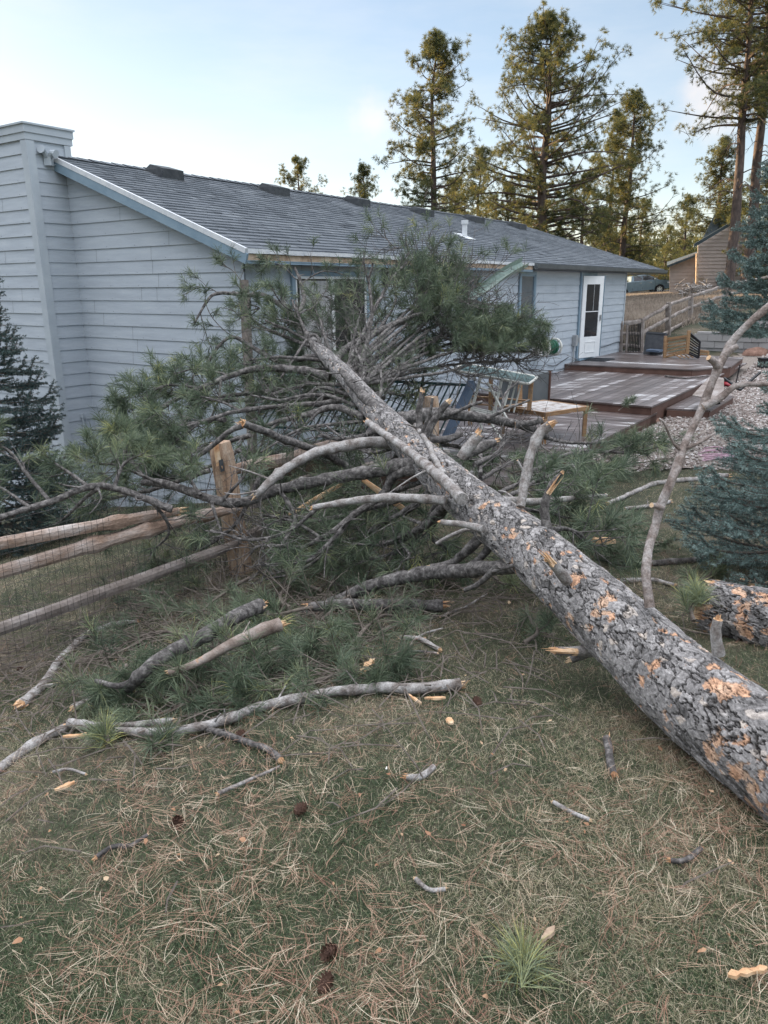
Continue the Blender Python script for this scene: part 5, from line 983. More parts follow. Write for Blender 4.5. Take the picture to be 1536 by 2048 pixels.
def grass(n, y0, y1, L, w, name, kindmat, pw=1.0, seg=2, lean=(10, 60)):
    x, y = wedge(n, y0, y1, pw); k = ~inside_house(x, y) & ~in_poly(x, y, GP); x, y = x[k], y[k]; z = gz(x, y); P = np.stack([x, y, z-.004], -1)
    q = np.stack([x, y, x*0], -1); green_ = vnoise(q*1.1, 71)*.5+vnoise(q*3.1, 72)*.3+vnoise(q*8, 73)*.3
    keep = gg.random(len(x)) < np.clip(1.4-.9*np.clip((vnoise(q*.9+9, 75)-.62)*6, 0, 1), 0, 1); P = P[keep]; green_ = green_[keep]
    mb = MB(); sc_ = np.clip(P[:, 1]/4, 1, 6)
    D = nrm(np.stack([gg.normal(0, .75, len(P)), gg.normal(0, .75, len(P)), np.full(len(P), 1.0)*gg.uniform(.3, 1.4, len(P))], -1))
    l = L*gg.uniform(.4, 1.25, len(P)); a = gg.uniform(0, 1, len(P)); dead = gg.random(len(P)) < np.clip(1.30-green_*1.7, .18, .80)
    rnd = np.where(dead, .58+.42*a, .05+.40*a); sd = nrm(np.stack([gg.normal(0, 1, len(P)), gg.normal(0, 1, len(P)), gg.normal(0, .25, len(P))], -1))*(w*sc_**.7/2)[:, None]
    mid = P+D*(l*.55)[:, None]; D2 = nrm(D*np.array([1.6, 1.6, .35])+gg.normal(0, .15, P.shape)); tip = mid+D2*(l*.55)[:, None]
    V = np.stack([P-sd, P+sd, mid+sd*.8, mid-sd*.8, tip], 1).reshape(-1, 3); i = np.arange(len(P))*5
    mb.add(V, np.stack([i, i+1, i+2, i+3], 1), np.stack([i+3, i+2, i+4], 1), rnd=np.repeat(rnd, 5))
    o = mb.build(name, kindmat, origin=(0, 4, -.3)); tagit(o, kind='stuff')
grass(720000, 1.15, 24, .036, .0017, 'grass', M['grass'], pw=.9)
grass(70000, 19, 34, .05, .0026, 'far_lawn_grass', M['grass'], pw=1)
x, y = wedge(15000, 1.15, 14, .9); k = ~inside_house(x, y) & ~in_poly(x, y, GP); x, y = x[k], y[k]
dens = vnoise(np.stack([x*1.6, y*1.6, x*0], -1), 81); k = gg.random(len(x)) < np.clip((dens-.22)*1.6, .22, .9); x, y = x[k], y[k]
# needles lie in bundles of three
x = np.repeat(x, 3)+gg.normal(0, .003, len(x)*3); y = np.repeat(y, 3)+gg.normal(0, .003, len(y)*3); n3 = len(x)//3
an = np.repeat(gg.uniform(0, 6.28, n3), 3)+gg.normal(0, .10, n3*3); P = np.stack([x, y, gz(x, y)+gg.uniform(.004, .034, len(x))], -1)
m = MB(); strands(m, P, np.stack([np.cos(an), np.sin(an), gg.normal(0, .12, len(x))], -1), gg.uniform(.04, .12, len(x)), .0009, gg, seg=6, curve=.62, rnd=np.repeat(gg.uniform(0, 1, n3), 3)); tagit(m.build('fallen_needles', M['litter'], origin=(0, 4, -.3)), kind='stuff')
x, y = wedge(150, 1.2, 9, 1); z = gz(x, y)+gg.uniform(.01, .035, len(x)); m = MB()
for i in range(len(x)):
    p = np.array([x[i], y[i], z[i]]); a = gg.uniform(0, 6.28); l = gg.uniform(.005, .015); w_ = l*gg.uniform(.3, .7); d = np.array([math.cos(a), math.sin(a), gg.uniform(-.4, .5)]); s_ = np.array([-math.sin(a), math.cos(a), gg.uniform(-.4, .4)])
    m.add([p-d*l, p-d*l*.3+s_*w_, p+d*l*.5+s_*w_*.8+UP*.004, p+d*l, p+d*l*.4-s_*w_, p-d*l*.4-s_*w_*.9+UP*.003], [(0, 1, 2, 5), (2, 3, 4, 5)], rnd=gg.random())
tagit(m.build('bark_flakes', M['leaf'], origin=(0, 4, -.3)), kind='stuff')
n = 2200; x = gg.normal(-.95, 1.15, n); y = gg.normal(4.35, .95, n); k = (y > 1.6) & ~inside_house(x, y); x, y = x[k], y[k]; m = MB()
for i in range(len(x)):
    p = np.array([x[i], y[i], gz(x[i], y[i])+gg.uniform(.01, .05)]); d = nrm([gg.normal(), gg.normal(), gg.normal()*.2]); l = gg.uniform(.05, .38); b_ = nrm(gg.standard_normal(3))*l*.15; b_[2] = abs(b_[2])
    m.tube(np.array([p-d*l/2, p+b_, p+d*l/2]), [.0035, .003, .0015], 4, cap=False)
tagit(m.build('twig_litter', M['twig'], origin=(0, 4, -.3)), kind='stuff')
# gravel
m = MB(); gr2 = np.random.default_rng(5); tri = [(i, i+1, i+2) for i in range(len(GP)-2)]
c_ = GP.mean(0); grid = []
def sheet(poly, name, matn, step=.5, lift=.02, stones=0):
    lo, hi = poly.min(0), poly.max(0); xs = np.arange(lo[0], hi[0]+step, step); ys = np.arange(lo[1], hi[1]+step, step); X, Y = np.meshgrid(xs, ys); ok = in_poly(X.ravel(), Y.ravel(), poly).reshape(X.shape)
    Z = gz(X, Y)+lift; n, k = X.shape; i = np.arange(n*k).reshape(n, k); q = np.stack([i[:-1, :-1], i[:-1, 1:], i[1:, 1:], i[1:, :-1]], -1); okq = ok[:-1, :-1] & ok[1:, 1:] & ok[1:, :-1] & ok[:-1, 1:]
    m = MB(); m.add(np.stack([X, Y, Z], -1), q[okq]); return tagit(m.build(name, M[matn], origin=(6, 14, -.8)), kind='structure')
sheet(GP, 'gravel_path', 'gravelbed', .25)
n = 85000; lo, hi = GP.min(0), GP.max(0); x = gr2.uniform(lo[0], hi[0], n); y = gr2.uniform(lo[1], hi[1], n); k = in_poly(x, y, GP) & (gr2.random(n) < np.clip(14/y, .3, 1)**2*1.2) & ~inside_house(x, y) ; x, y = x[k], y[k]; n = len(x)
sz = gr2.uniform(.010, .028, n)*np.clip(y/11, 1, 2.2); base = np.array([(1, 0, 0), (-1, 0, 0), (0, 1, 0), (0, -1, 0), (0, 0, .6), (0, 0, -.6)], float)
V = base[None]*sz[:, None, None]*gr2.uniform(.6, 1.4, (n, 6, 1)); an = gr2.uniform(0, 6.28, n); ca, sa = np.cos(an)[:, None], np.sin(an)[:, None]
V = np.stack([V[..., 0]*ca-V[..., 1]*sa, V[..., 0]*sa+V[..., 1]*ca, V[..., 2]], -1)+gr2.normal(0, .15, V.shape)*sz[:, None, None]+np.stack([x, y, gz(x, y)+.02+gr2.uniform(0, .02, n)], -1)[:, None]
f = np.array([(0, 2, 4), (2, 1, 4), (1, 3, 4), (3, 0, 4), (2, 0, 5), (1, 2, 5), (3, 1, 5), (0, 3, 5)]); m = MB(); m.add(V.reshape(-1, 3), None, (np.arange(n)[:, None, None]*6+f[None]).reshape(-1, 3), rnd=np.repeat(np.clip(gr2.normal(.5, .25, n), 0, 1), 6)); tagit(m.build('gravel', M['gravel'], origin=(6, 14, -.8)), kind='stuff')
# dry field beyond the far fence
def field(n, y0, y1, hgt, w, name, mt):
    x, y = wedge(n, y0, y1, .8, .24, .62); k = (y > 26+(x-9.5)*.9) & (y < 76) & ~((x > 27) & (y > 52)); x, y = x[k], y[k]; P = np.stack([x, y, gz(x, y)-.02], -1); m = MB()
    D = nrm(np.stack([gg.normal(0, .22, len(P)), gg.normal(0, .22, len(P)), np.ones(len(P))], -1)); strands(m, P, D, hgt*np.interp(P[:, 1], [25, 38, 50], [1, .8, .3])*gg.uniform(.5, 1.2, len(P))*(.6+.8*vnoise(P*.4, 6)), w, gg, seg=2, curve=.3, rnd=np.clip(vnoise(P*.5, 4)*.7+gg.normal(.15, .15, len(P)), 0, 1)); tagit(m.build(name, M[mt], origin=(15, 40, 0)), kind='stuff')
field(85000, 23, 76, .34, .020, 'dry_field_grass', 'drygrass')
#PART4
# ------------------------------------------------------------------ deck furniture and debris
def on(u, v, z): return atz(u, v, z)
gk = np.random.default_rng(88)
# small slatted wooden side table
ct = [on(1020, 815, -.10), on(1075, 799, -.10), on(1153, 806, -.10), on(1109, 829, -.10)]
tc_ = sum(ct)/4; ex = nrm(ct[2]-ct[1]); ey = np.cross(UP, ex); hw = np.linalg.norm(ct[2]-ct[1])/2; hd = abs((ct[0]-ct[1]) @ ey)/2+.06
ex = nrm(ct[3]-ct[0]); ex[2] = 0; ex = nrm(ex); ey = np.cross(UP, ex); hw = np.linalg.norm(ct[3]-ct[0])/2; hd = np.linalg.norm(ct[1]-ct[0])/2*.95
st_ = empty('side_table', (tc_[0], tc_[1], ZL), 'small square wooden table with worn grey slats on the lower deck', 'table')
m = MB(); n = 7
for i in range(n): m.box(tc_+ey*(-hd+hd*2*(i+.5)/n)-UP*.015, ex, ey, UP, hw-.03, hd/n-.006, .01)
m.build('tabletop', M['wornteak'], st_)
m = MB()
for s in (-1, 1): m.box(tc_+ey*s*hd-UP*.03, ex, ey, UP, hw+.02, .02, .03); m.box(tc_+ex*s*hw-UP*.03, ex, ey, UP, .02, hd-.02, .028)
m.build('apron', M['teak'], st_)
for a in (-1, 1):
    for b in (-1, 1): m = MB(); c_ = tc_+ex*a*(hw-.015)+ey*b*(hd-.015); m.bx((c_[0], c_[1], (ZL-.10)/2-.01), (.027, .027, (-.10-ZL)/2-.02)); m.build('leg', M['teak'], st_)
# glass topped patio table, tipped
g0, g1_ = W(908, 738, 10.7), W(1060, 766, 10.3); gx = nrm(g1_-g0); gy = nrm(np.cross(UP, gx)+UP*.04); gn = np.cross(gx, gy); gc = (g0+g1_)/2+gy*.22; hl = np.linalg.norm(g1_-g0)/2; 
pt = empty('patio_table', (gc[0], gc[1], ZL), 'white framed patio table with a frosted glass top tipped on the lower deck', 'table')
def rrect(c_, x, y, hx, hy, r, n=6):
    out_ = []
    for sx, sy, a0_ in ((1, 1, 0), (-1, 1, 90), (-1, -1, 180), (1, -1, 270)):
        for k in range(n+1): a = R(a0_+90*k/n); out_.append(c_+x*(sx*(hx-r)+math.cos(a)*r)+y*(sy*(hy-r)+math.sin(a)*r))
    return out_
m = MB(); o_ = rrect(gc, gx, gy, hl, .33, .09); m.tube(np.array(o_+[o_[0], o_[1]]), .017, 8, cap=False); m.build('rim', M['cream'], pt, smooth=True)
m = MB(); a = rrect(gc+gn*.008, gx, gy, hl-.01, .32, .085); b = [p-gn*.012 for p in a]; m.poly(a); m.poly(b[::-1]); k = len(a); m.add(a+b, [(i, k+i, k+(i+1) % k, (i+1) % k) for i in range(k)]); m.build('glass_top', M['tableglass'], pt)
for u0, v0, u1, v1 in ((938, 752, 930, 800), (950, 752, 940, 812)): m = MB(); m.tube([W(u0, v0-4, 10.8), W(u1, v1, 10.7)], .012, 8); m.build('leg', M['cream'], pt)
for dx in (.35, .42): m = MB(); p = gc+gx*dx-gy*.2; m.tube([p, p+np.array([-.10, -.05, -.42])], .012, 8); m.build('leg', M['cream'], pt)
# white folding chair under it
fc = empty('folding_chair', W(985, 840, 10.2), 'white slatted wooden folding chair standing askew under the glass table', 'chair')
def pbar(m, a, b, w, h): m.bar(W(*a), W(*b), w, h)
m = MB(); pbar(m, (962, 752, 10.2), (942, 825, 10.0), .035, .02); pbar(m, (1003, 760, 10.1), (988, 828, 9.9), .035, .02); m.build('back_frame', M['cream'], fc)
m = MB(); pbar(m, (958, 775, 10.15), (1000, 788, 10.05), .07, .015); m.build('back_slat', M['cream'], fc); m = MB(); pbar(m, (963, 765, 10.2), (1000, 774, 10.1), .03, .012); m.build('back_slat', M['cream'], fc)
m = MB()
for k in range(5): pbar(m, (945+k*1.5, 815+k*4, 10.05-.1*k), (990+k*1.5, 825+k*4, 9.95-.1*k), .045, .014)
m.build('seat', M['cream'], fc)
m = MB(); pbar(m, (975, 765, 10.0), (1018, 845, 9.7), .03, .02); m.build('leg', M['cream'], fc); m = MB(); pbar(m, (955, 830, 10.0), (965, 860, 9.8), .03, .02); m.build('leg', M['cream'], fc); m = MB(); pbar(m, (983, 848, 9.7), (1003, 878, 9.5), .03, .02); m.build('leg', M['cream'], fc); m = MB(); pbar(m, (1022, 760, 10.1), (1008, 812, 9.9), .03, .02); m.build('leg', M['cream'], fc)
# wooden chair behind
wc_ = empty('wooden_chair', W(1010, 820, 11.2), 'brown wooden chair with cross rails behind the white folding chair', 'chair')
for a, b in (((982, 755, 11.2), (980, 850, 11.0)), ((1063, 762, 10.9), (1058, 822, 10.7)), ((1040, 770, 11.3), (1040, 830, 11.2)), ((940, 800, 11.2), (940, 850, 11.0))): m = MB(); pbar(m, a, b, .06, .05); m.build('leg', M['teak'], wc_)
for v in (800, 815): m = MB(); pbar(m, (938, v-8, 11.25), (1062, v+2, 11.0), .05, .02); m.build('rail', M['teak'], wc_)
# crushed deck railing
rl = empty('deck_railing', W(800, 860, 9.2), 'dark green metal deck railing pushed over, with a leaning blue grey post', 'railing')
T0, T1 = W(560, 752, 9.6), W(932, 770, 9.0); B0, B1 = W(500, 850, 9.4), W(880, 878, 8.7)
m = MB(); m.bar(T0, T1, .035, .03); m.build('top_rail', M['greensteel'], rl); m = MB(); m.bar(B0, B1, .035, .03); m.build('bottom_rail', M['greensteel'], rl)
for i in range(30): t = (i+.5)/30; m = MB(); m.bar(T0+(T1-T0)*t, B0+(B1-B0)*t, .014, .014); m.build('baluster', M['greensteel'], rl)
m = MB(); m.bar(W(945, 765, 8.9), W(888, 888, 8.5), .085, .085); rp_ = m.build('post', M['navy'], rl); m = MB(); c_ = W(886, 892, 8.48); m.bar(c_, c_+UP*.03, .15, .15, upd=(1, .3, 0)); m.build('base_plate', M['black'], rp_)
m = MB(); m.bar(W(590, 752, 9.7), W(605, 860, 9.5), .085, .085); m.build('post', M['navy'], rl)
# dark box beside the wall
bxc = H(7.0, .75, (ZM+ZL)/2); db = empty('deck_box', H(6.3, .6, ZL), 'dark slate storage box with a thin brown corner beside the house wall', 'box')
a_ = W(1066, 752, 13.2); b_ = W(1099, 748, 13.9); hN = .62
p0, p1_ = np.array([a_[0], a_[1], 0]), np.array([b_[0], b_[1], 0]); dd = nrm(p1_-p0); ww = np.linalg.norm(p1_-p0); nn_ = np.cross(dd, UP)
m = MB(); m.box((p0+p1_)/2-nn_*.3*np.sign(nn_ @ -fwd)*-1*-1+UP*(a_[2]-hN/2), dd, nn_, UP, ww/2, .3, hN/2); m.build('body', M['brownfascia'], db)
m = MB(); m.box(p1_+UP*(a_[2]-hN/2), dd, nn_, UP, .02, .03, hN/2+.01); m.build('corner_trim', M['deckedge'], db)
# tall grey wooden post at the house corner
pb_, pt_ = W(500, 830, 9.2), W(488, 560, 9.4); m = MB(); gq = np.random.default_rng(1); post(m, [pb_[0], pb_[1], -1.4], pt_, .10, gq); tagit(m.build('pergola_post', M['fencegrey']), 'tall weathered grey post standing at the near corner of the house', 'post')
# hose reel on the wall
sr, zr_ = wall_sz(1090, 690); hc = H(sr, .02, zr_); hr = empty('hose_reel', hc, 'green hose reel with a cream spoked wheel mounted on the house wall', 'hose reel')
ax = nrm(E1*.85+E2*.25); c0_ = H(sr-.75, .30, zr_)
m = MB(); m.tube([c0_, c0_+ax*.34], .12, 22); 
for k in range(7): 
    q = []; 
    for a in np.linspace(0, 2*math.pi, 25): b2 = nrm(np.cross(ax, UP)); q.append(c0_+ax*(.03+k*.047)+(b2*math.cos(a)+np.cross(ax, b2)*math.sin(a))*(.14+.01*(k % 2)))
    m.tube(q, .016, 6, cap=False)
m.build('hose', M['hosegreen'], hr, smooth=True)
def wheel_at(c_, r): 
    m = MB(); b2 = nrm(np.cross(ax, UP)); b3 = np.cross(ax, b2); q = [c_+(b2*math.cos(a)+b3*math.sin(a))*r for a in np.linspace(0, 2*math.pi, 29)]; m.tube(q, .022, 8, cap=False)
    for k in range(6): a = k*math.pi/3; e = c_+(b2*math.cos(a)+b3*math.sin(a))*r; m.bar(c_, e, .05, .015, upd=ax)
    m.tube([c_-ax*.02, c_+ax*.02], .055, 12); return m.build('wheel', M['cream'], hr, smooth=False)
wheel_at(c0_+ax*.37, .18); wheel_at(c0_-ax*.03, .18)
m = MB(); m.box(H(sr-.6, .05, zr_), E1, E2, UP, .18, .03, .16); m.bar(H(sr-.6, .05, zr_), c0_+ax*.17, .04, .04); m.build('bracket', M['cream'], hr)
# coach lamp hardware beside the sliding door
sl, zl = wall_sz(765, 555); lm = H(sl, .06, zl); wl = empty('wall_hook', lm, 'black wrought iron hanger on the wall right of the sliding door', 'hanger')
m = MB(); m.box(lm, E1, E2, UP, .05, .015, .14); m.build('plate', M['black'], wl); m = MB()
for k in range(4): m.tube(spline([lm+E1*(.03+.05*k)+UP*.1, lm+E1*(.06+.05*k)+E2*.08+UP*.02, lm+E1*(.02+.05*k)+E2*.04-UP*.08, lm+E1*(.06+.05*k)-UP*.14], 10), .008, 5)
m.build('scrolls', M['black'], wl)
# torn gutter hanging from the eave
gh = [W(1052, 522, 14.6), W(1010, 545, 14.0), W(975, 572, 13.4), W(938, 596, 12.9)]; P = spline(gh, 12); m = MB(); prof2 = [(-.06, .0), (-.06, -.07), (.0, -.09), (.06, -.05), (.07, .03)]
V = []
for i, p in enumerate(P):
    t = nrm(P[min(i+1, 11)]-P[max(i-1, 0)]); x_2 = nrm(np.cross(t, UP)); y_2 = np.cross(x_2, t); an = .5+i*.05
    for (a, b) in prof2: V.append(p+x_2*(a*math.cos(an)-b*math.sin(an))*1.2+y_2*(a*math.sin(an)+b*math.cos(an))*1.2)
V2 = [v+np.array([.004, .004, .008]) for v in V]; n = 5
m.add(V, [(i*n+j, i*n+j+1, (i+1)*n+j+1, (i+1)*n+j) for i in range(11) for j in range(4)]); m.add(V2, [(i*n+j, (i+1)*n+j, (i+1)*n+j+1, i*n+j+1) for i in range(11) for j in range(4)])
tagit(m.build('gutter', M['gutter']), 'torn greenish metal gutter hanging down from the roof edge', 'gutter')
m = MB(); rough_limb(m, [gp(0, 0)]*0 or [on(1330, 752, ZM+.03), on(1370, 756, ZM+.03), on(1420, 752, ZM+.03)], .02, .012, gk, rawd=True); tagit(m.build('stick', LM, smooth=True), 'dark thin stick lying on the middle deck below the upper level', 'stick')
wd, lf = MB(), MB(); bough(wd, lf, [on(1235, 820, ZL+.2), on(1250, 812, ZL+.25), on(1262, 806, ZL+.2)], .006, .004, gk, tw=4, tl=.18, nt=24, w=.004); o = empty('pine_bough', on(1248, 815, ZL), 'small green pine tuft dropped on the middle of the deck', 'bough'); wd.build('twigs', M['twig'], o); lf.build('needles', M['needle'], o) if lf.n else None
# things at the back of the deck
def stand(u, v, Y): p = W(u, v, Y); return p
def frame_panel(name, label, cat, c4, mt_f, mt_p, slats=0, vertical=False, fw=.035, panel=True):
    A, B_, C_, D_ = [np.asarray(p) for p in c4]; o = empty(name, (A+B_)/2, label, cat)       # A,B bottom; C,D top (B->C, A->D)
    m = MB()
    for a, b in ((A, B_), (B_, C_), (C_, D_), (D_, A)): m.bar(a, b, fw, fw, upd=nrm(np.cross(B_-A, D_-A)))
    m.build('frame', M[mt_f], o)
    if panel: n_2 = nrm(np.cross(B_-A, D_-A))*.006; m = MB(); q = [A, B_, C_, D_]; m.add([x+n_2 for x in q]+[x-n_2 for x in q], [(0, 1, 2, 3), (7, 6, 5, 4)]); m.build('panel', M[mt_p], o)
    if slats:
        m = MB()
        for k in range(slats):
            t = (k+.7)/(slats+.4); a, b = (A+(B_-A)*t, D_+(C_-D_)*t) if vertical else (A+(D_-A)*t, B_+(C_-B_)*t); m.bar(a, b, .022 if vertical else .03, .018, upd=nrm(np.cross(B_-A, D_-A)))
        m.build('slats', M[mt_p], o)
    return o
frame_panel('metal_gate', 'black metal gate with thin vertical bars beside the house corner', 'gate', [W(1252, 708, 22.3), W(1282, 709, 22.3), W(1284, 644, 22.3), W(1255, 649, 22.3)], 'fencegrey', 'black', slats=9, vertical=True, panel=False, fw=.05)
o = frame_panel('sun_lounger', 'dark mesh patio lounger folded upright at the back of the deck', 'lounger', [W(1288, 711, 21.6), W(1322, 713, 21.4), W(1333, 668, 21.6), W(1294, 665, 21.8)], 'blackmesh', 'blackmesh', fw=.05)
m = MB(); m.bar(W(1296, 700, 21.4), W(1322, 702, 21.2), .4, .05); m.build('seat', M['navy'], o)
o = frame_panel('wooden_chair', 'tan lattice garden chair tipped on its side at the back of the deck', 'chair', [W(1329, 714, 20.6), W(1374, 704, 20.2), W(1376, 672, 20.2), W(1334, 678, 20.6)], 'teak', 'teak', slats=5, panel=False, fw=.06)
m = MB(); m.bar(W(1378, 661, 20.1), W(1374, 708, 20.1), .07, .07); m.build('arm', M['teak'], o); m = MB(); m.bar(W(1331, 672, 20.5), W(1329, 715, 20.5), .07, .07); m.build('arm', M['teak'], o)
m = MB()
for k in range(5): m.bar(W(1345+k*8, 706-k, 20.5), W(1362+k*8, 716-k*.3, 20.0), .03, .02)
m.build('back_slats', M['teak'], o)
frame_panel('lounge_frame', 'dark metal slatted frame leaning against the tipped garden chair', 'frame', [W(1375, 706, 20.2), W(1397, 716, 19.9), W(1400, 683, 19.9), W(1379, 665, 20.2)], 'black', 'black', slats=7, panel=False)
frame_panel('wooden_crate', 'small tan slatted wooden frame beyond the right side of the deck', 'frame', [W(1399, 716, 21.0), W(1416, 717, 20.8), W(1417, 703, 20.8), W(1400, 701, 21.0)], 'teak', 'teak', slats=3, panel=False)
# overturned grey panel, red tool, stick, rock, rope on gravel
m = MB(); q = [W(1385, 790, 13.6), W(1448, 802, 13.0), W(1448, 756, 14.4), W(1420, 752, 14.6)]; m.add(q+[p-UP*.03 for p in q], [(0, 1, 2, 3), (7, 6, 5, 4), (0, 4, 5, 1), (1, 5, 6, 2), (2, 6, 7, 3), (3, 7, 4, 0)]); 
ov = empty('overturned_table', q[0], 'grey overturned patio table top beside the deck step', 'table'); m.build('tabletop', M['fencegrey'], ov)
for a, b in (((1405, 812, 13.2), (1440, 806, 13.2)), ((1448, 756, 14.4), (1480, 780, 13.8)), ((1480, 780, 13.8), (1520, 745, 14.4))): m = MB(); m.bar(W(*a), W(*b), .035, .035); m.build('leg', M['black'], ov)
rd = empty('garden_cart', hit(1462, 768), 'dark red long handled garden tool lying on the gravel', 'garden tool'); m = MB(); m.tube(spline([hit(1432, 762, .08), hit(1460, 770, .09), hit(1485, 770, .06)], 8), [.03, .08, .10, .11, .11, .10, .09, .04], 10, squash=.4); m.build('blade', M['red'], rd, smooth=True); m = MB(); m.tube([hit(1485, 769, .06), hit(1560, 772, .10)], .02, 8); m.build('handle', M['red'], rd)
m = MB(); p = hit(1470, 775, 0); m.tube([p, W(1480, 730, p[1])], .014, 7); tagit(m.build('garden_stake', M['black']), 'thin black stake standing in the gravel beside the red tool', 'stake')
def rock(u, v, r, label, mt='rock'):
    p = hit(u, v, 0); n = 10; V = []; 
    for i in range(6):
        ph = math.pi*i/5*.5
        for j in range(n): a = 2*math.pi*j/n; d = np.array([math.cos(a)*math.cos(ph), math.sin(a)*math.cos(ph)*.7, math.sin(ph)*.5]); V.append(p+d*r*(.75+.5*vnoise(d*2+u, 3)))
    m = MB(); m.add(V, [(i*n+j, i*n+(j+1) % n, (i+1)*n+(j+1) % n, (i+1)*n+j) for i in range(5) for j in range(n)]); tagit(m.build('rock', M[mt]), label, 'rock')
rock(1512, 712, .38, 'red brown rock lying on gravel before the block wall'); rock(1303, 845, .16, 'small red rock at the corner of the lower deck')
m = MB(); 
for k in range(9):
    a = hit(1398+gk.uniform(-4, 8), 898+k*3, .03); b = hit(1475+gk.uniform(-15, 10), 905+k*2.5, .04); c_ = (a+b)/2+np.array([0, gk.uniform(-.1, .1), .04]); m.tube(spline([a, c_, b], 10), .008, 5)
tagit(m.build('rope', M['pink'], smooth=True), 'pink rope bundle lying on the gravel near the spruce', 'rope')
m = MB(); p = hit(1528, 740, 0); m.box(p+UP*.13, (1, 0, 0), (0, 1, 0), UP, .14, .12, .13); m.box(p+UP*.27, (1, 0, 0), (0, 1, 0), UP, .16, .14, .012); tagit(m.build('plant_pot', M['black']), 'square black planter at the right edge of the gravel', 'planter')
# ------------------------------------------------------------------ retaining wall, far fence
gw2 = np.random.default_rng(12)
rw = empty('retaining_wall', W(1430, 710, 22.5), 'stepped grey concrete block retaining wall behind the gravel', 'wall')
A_, B_ = W(1385, 712, 23.6), W(1700, 708, 21.5); A_[2] = B_[2] = -.42; dW = nrm(B_-A_); nW = np.cross(dW, UP); Lw = np.linalg.norm(B_-A_)
for row in range(5):
    m = MB(); s = (row % 2)*.2 + [0, 0, 0, .55, 1.55][row]; 
    while s < Lw:
        m.box(A_+dW*(s+.2)+UP*(.1+row*.2)-nW*(-.02*row)+nW*gw2.uniform(-.006, .006), dW, nW, UP, .196, .11, .096, rnd=float(gw2.uniform(.1, .9))); s += .40
    m.build('block_course', M['block'], rw)
m = MB(); m.box(A_+dW*.8+UP*.63, dW, nW, UP, .72, .15, .03, rnd=.9); m.box(A_+dW*(Lw/2+.9)+UP*1.035, dW, nW, UP, Lw/2-.8, .15, .03, rnd=.9); m.box(A_+dW*1.15+UP*.83, dW, nW, UP, .4, .15, .03, rnd=.8); m.build('cap_course', M['block'], rw)
FPx = [(1240, 700, 690-48, 22.6), (1283, 710, 637, 23.4), (1337, 676, 605, 25.6), (1382, 650, 588, 28.0), (1452, 622, 566, 31.5), (1545, 600, 548, 35.5)]
ff = empty('split_rail_fence', W(1337, 676, 25.6), 'grey three rail split wood fence climbing the dry field behind the deck', 'fence')
tops, bots = [], []
for (u, vb, vt, Y) in FPx:
    b, t = W(u, vb, Y), W(u, vt, Y); m = MB(); post(m, b-UP*.3, t, .16, gw2); m.build('post', M['fencegrey'], ff); tops.append(t); bots.append(b)
for i in range(len(FPx)-1):
    for k, fr_ in enumerate((.08, .42, .80)): 
        m = MB(); a = tops[i]+(bots[i]-tops[i])*fr_; b = tops[i+1]+(bots[i+1]-tops[i+1])*fr_; rail(m, a, b, .09, .11, gw2, knots=0, seed=i*7+k*3); m.build('rail', M['fencegrey'], ff)
# ------------------------------------------------------------------ far neighbours: truck, house
m = MB(); xs = np.linspace(8, 60, 30); c_ = [(x, 80+.02*(x-23)) for x in xs]; V = []
for (x, y) in c_: V += [(x, y-1.8, gz(x, y-1.8)+.05), (x, y+4.0, gz(x, y+4)+.05)]
m.add(V, [(2*i, 2*i+2, 2*i+3, 2*i+1) for i in range(29)]); tagit(m.build('road', M['road']), kind='structure')
w1, w0 = W(1319, 587, 80), W(1222, 596, 80)   # front and rear wheel contact
tx = nrm(w1-w0); ty = np.array([-tx[1], tx[0], 0]); ty = nrm(ty); tz = np.cross(tx, ty); WB = 3.7
tk = empty('pickup_truck', w1, 'slate blue crew cab pickup truck parked on the rise beyond the field', 'truck')
def T(x, y, z): return w1+tx*x+ty*y+tz*z         # x forward from the front wheel, y away from camera
side = [(-4.75, .55), (-4.78, 1.25), (-4.7, 1.32), (-2.95, 1.34), (-2.85, 1.42), (-2.75, 1.88), (-2.55, 1.93), (-1.3, 1.95), (-.95, 1.88), (-.15, 1.42), (.0, 1.35), (.85, 1.25), (.98, 1.1), (1.02, .6), (.95, .42),
        (.52, .42), (.48, .62), (.3, .84), (0, .92), (-.3, .84), (-.48, .62), (-.52, .40), (-3.16, .40), (-3.22, .62), (-3.4, .84), (-3.7, .92), (-4.0, .84), (-4.18, .62), (-4.22, .5)]
m = MB(); inn = lambda z: .0 if z < 1.3 else (z-1.3)*.35
a = [T(x, inn(z), z) for x, z in side]; b = [T(x, 2.0-inn(z), z) for x, z in side]; m.poly(a); m.poly(b[::-1]); k = len(side); m.add(a+b, [(i, k+i, k+(i+1) % k, (i+1) % k) for i in range(k)]); m.build('body', M['truck'], tk)
def tw(poly, name, mt, off=-.012): m = MB(); a = [T(x, inn(z)+off, z) for x, z in poly]; m.poly(a); b = [p+ty*.01 for p in a]; m.poly(b[::-1]); k = len(a); m.add(a+b, [(i, (i+1) % k, k+(i+1) % k, k+i) for i in range(k)]); return m.build(name, M[mt], tk)
tw([(-2.55, 1.42), (-1.75, 1.42), (-1.75, 1.86), (-2.5, 1.86)], 'window', 'glassdark'); tw([(-1.68, 1.42), (-.35, 1.42), (-.95, 1.82), (-1.3, 1.87), (-1.68, 1.87)], 'window', 'glassdark')
tw([(-1.72, .55), (-1.70, .55), (-1.70, 1.4), (-1.72, 1.4)], 'door_gap', 'black', -.008); tw([(-.45, .55), (-.43, .55), (-.43, 1.3), (-.45, 1.3)], 'door_gap', 'black', -.008); tw([(-2.72, .55), (-2.70, .55), (-2.70, 1.4), (-2.72, 1.4)], 'door_gap', 'black', -.008)
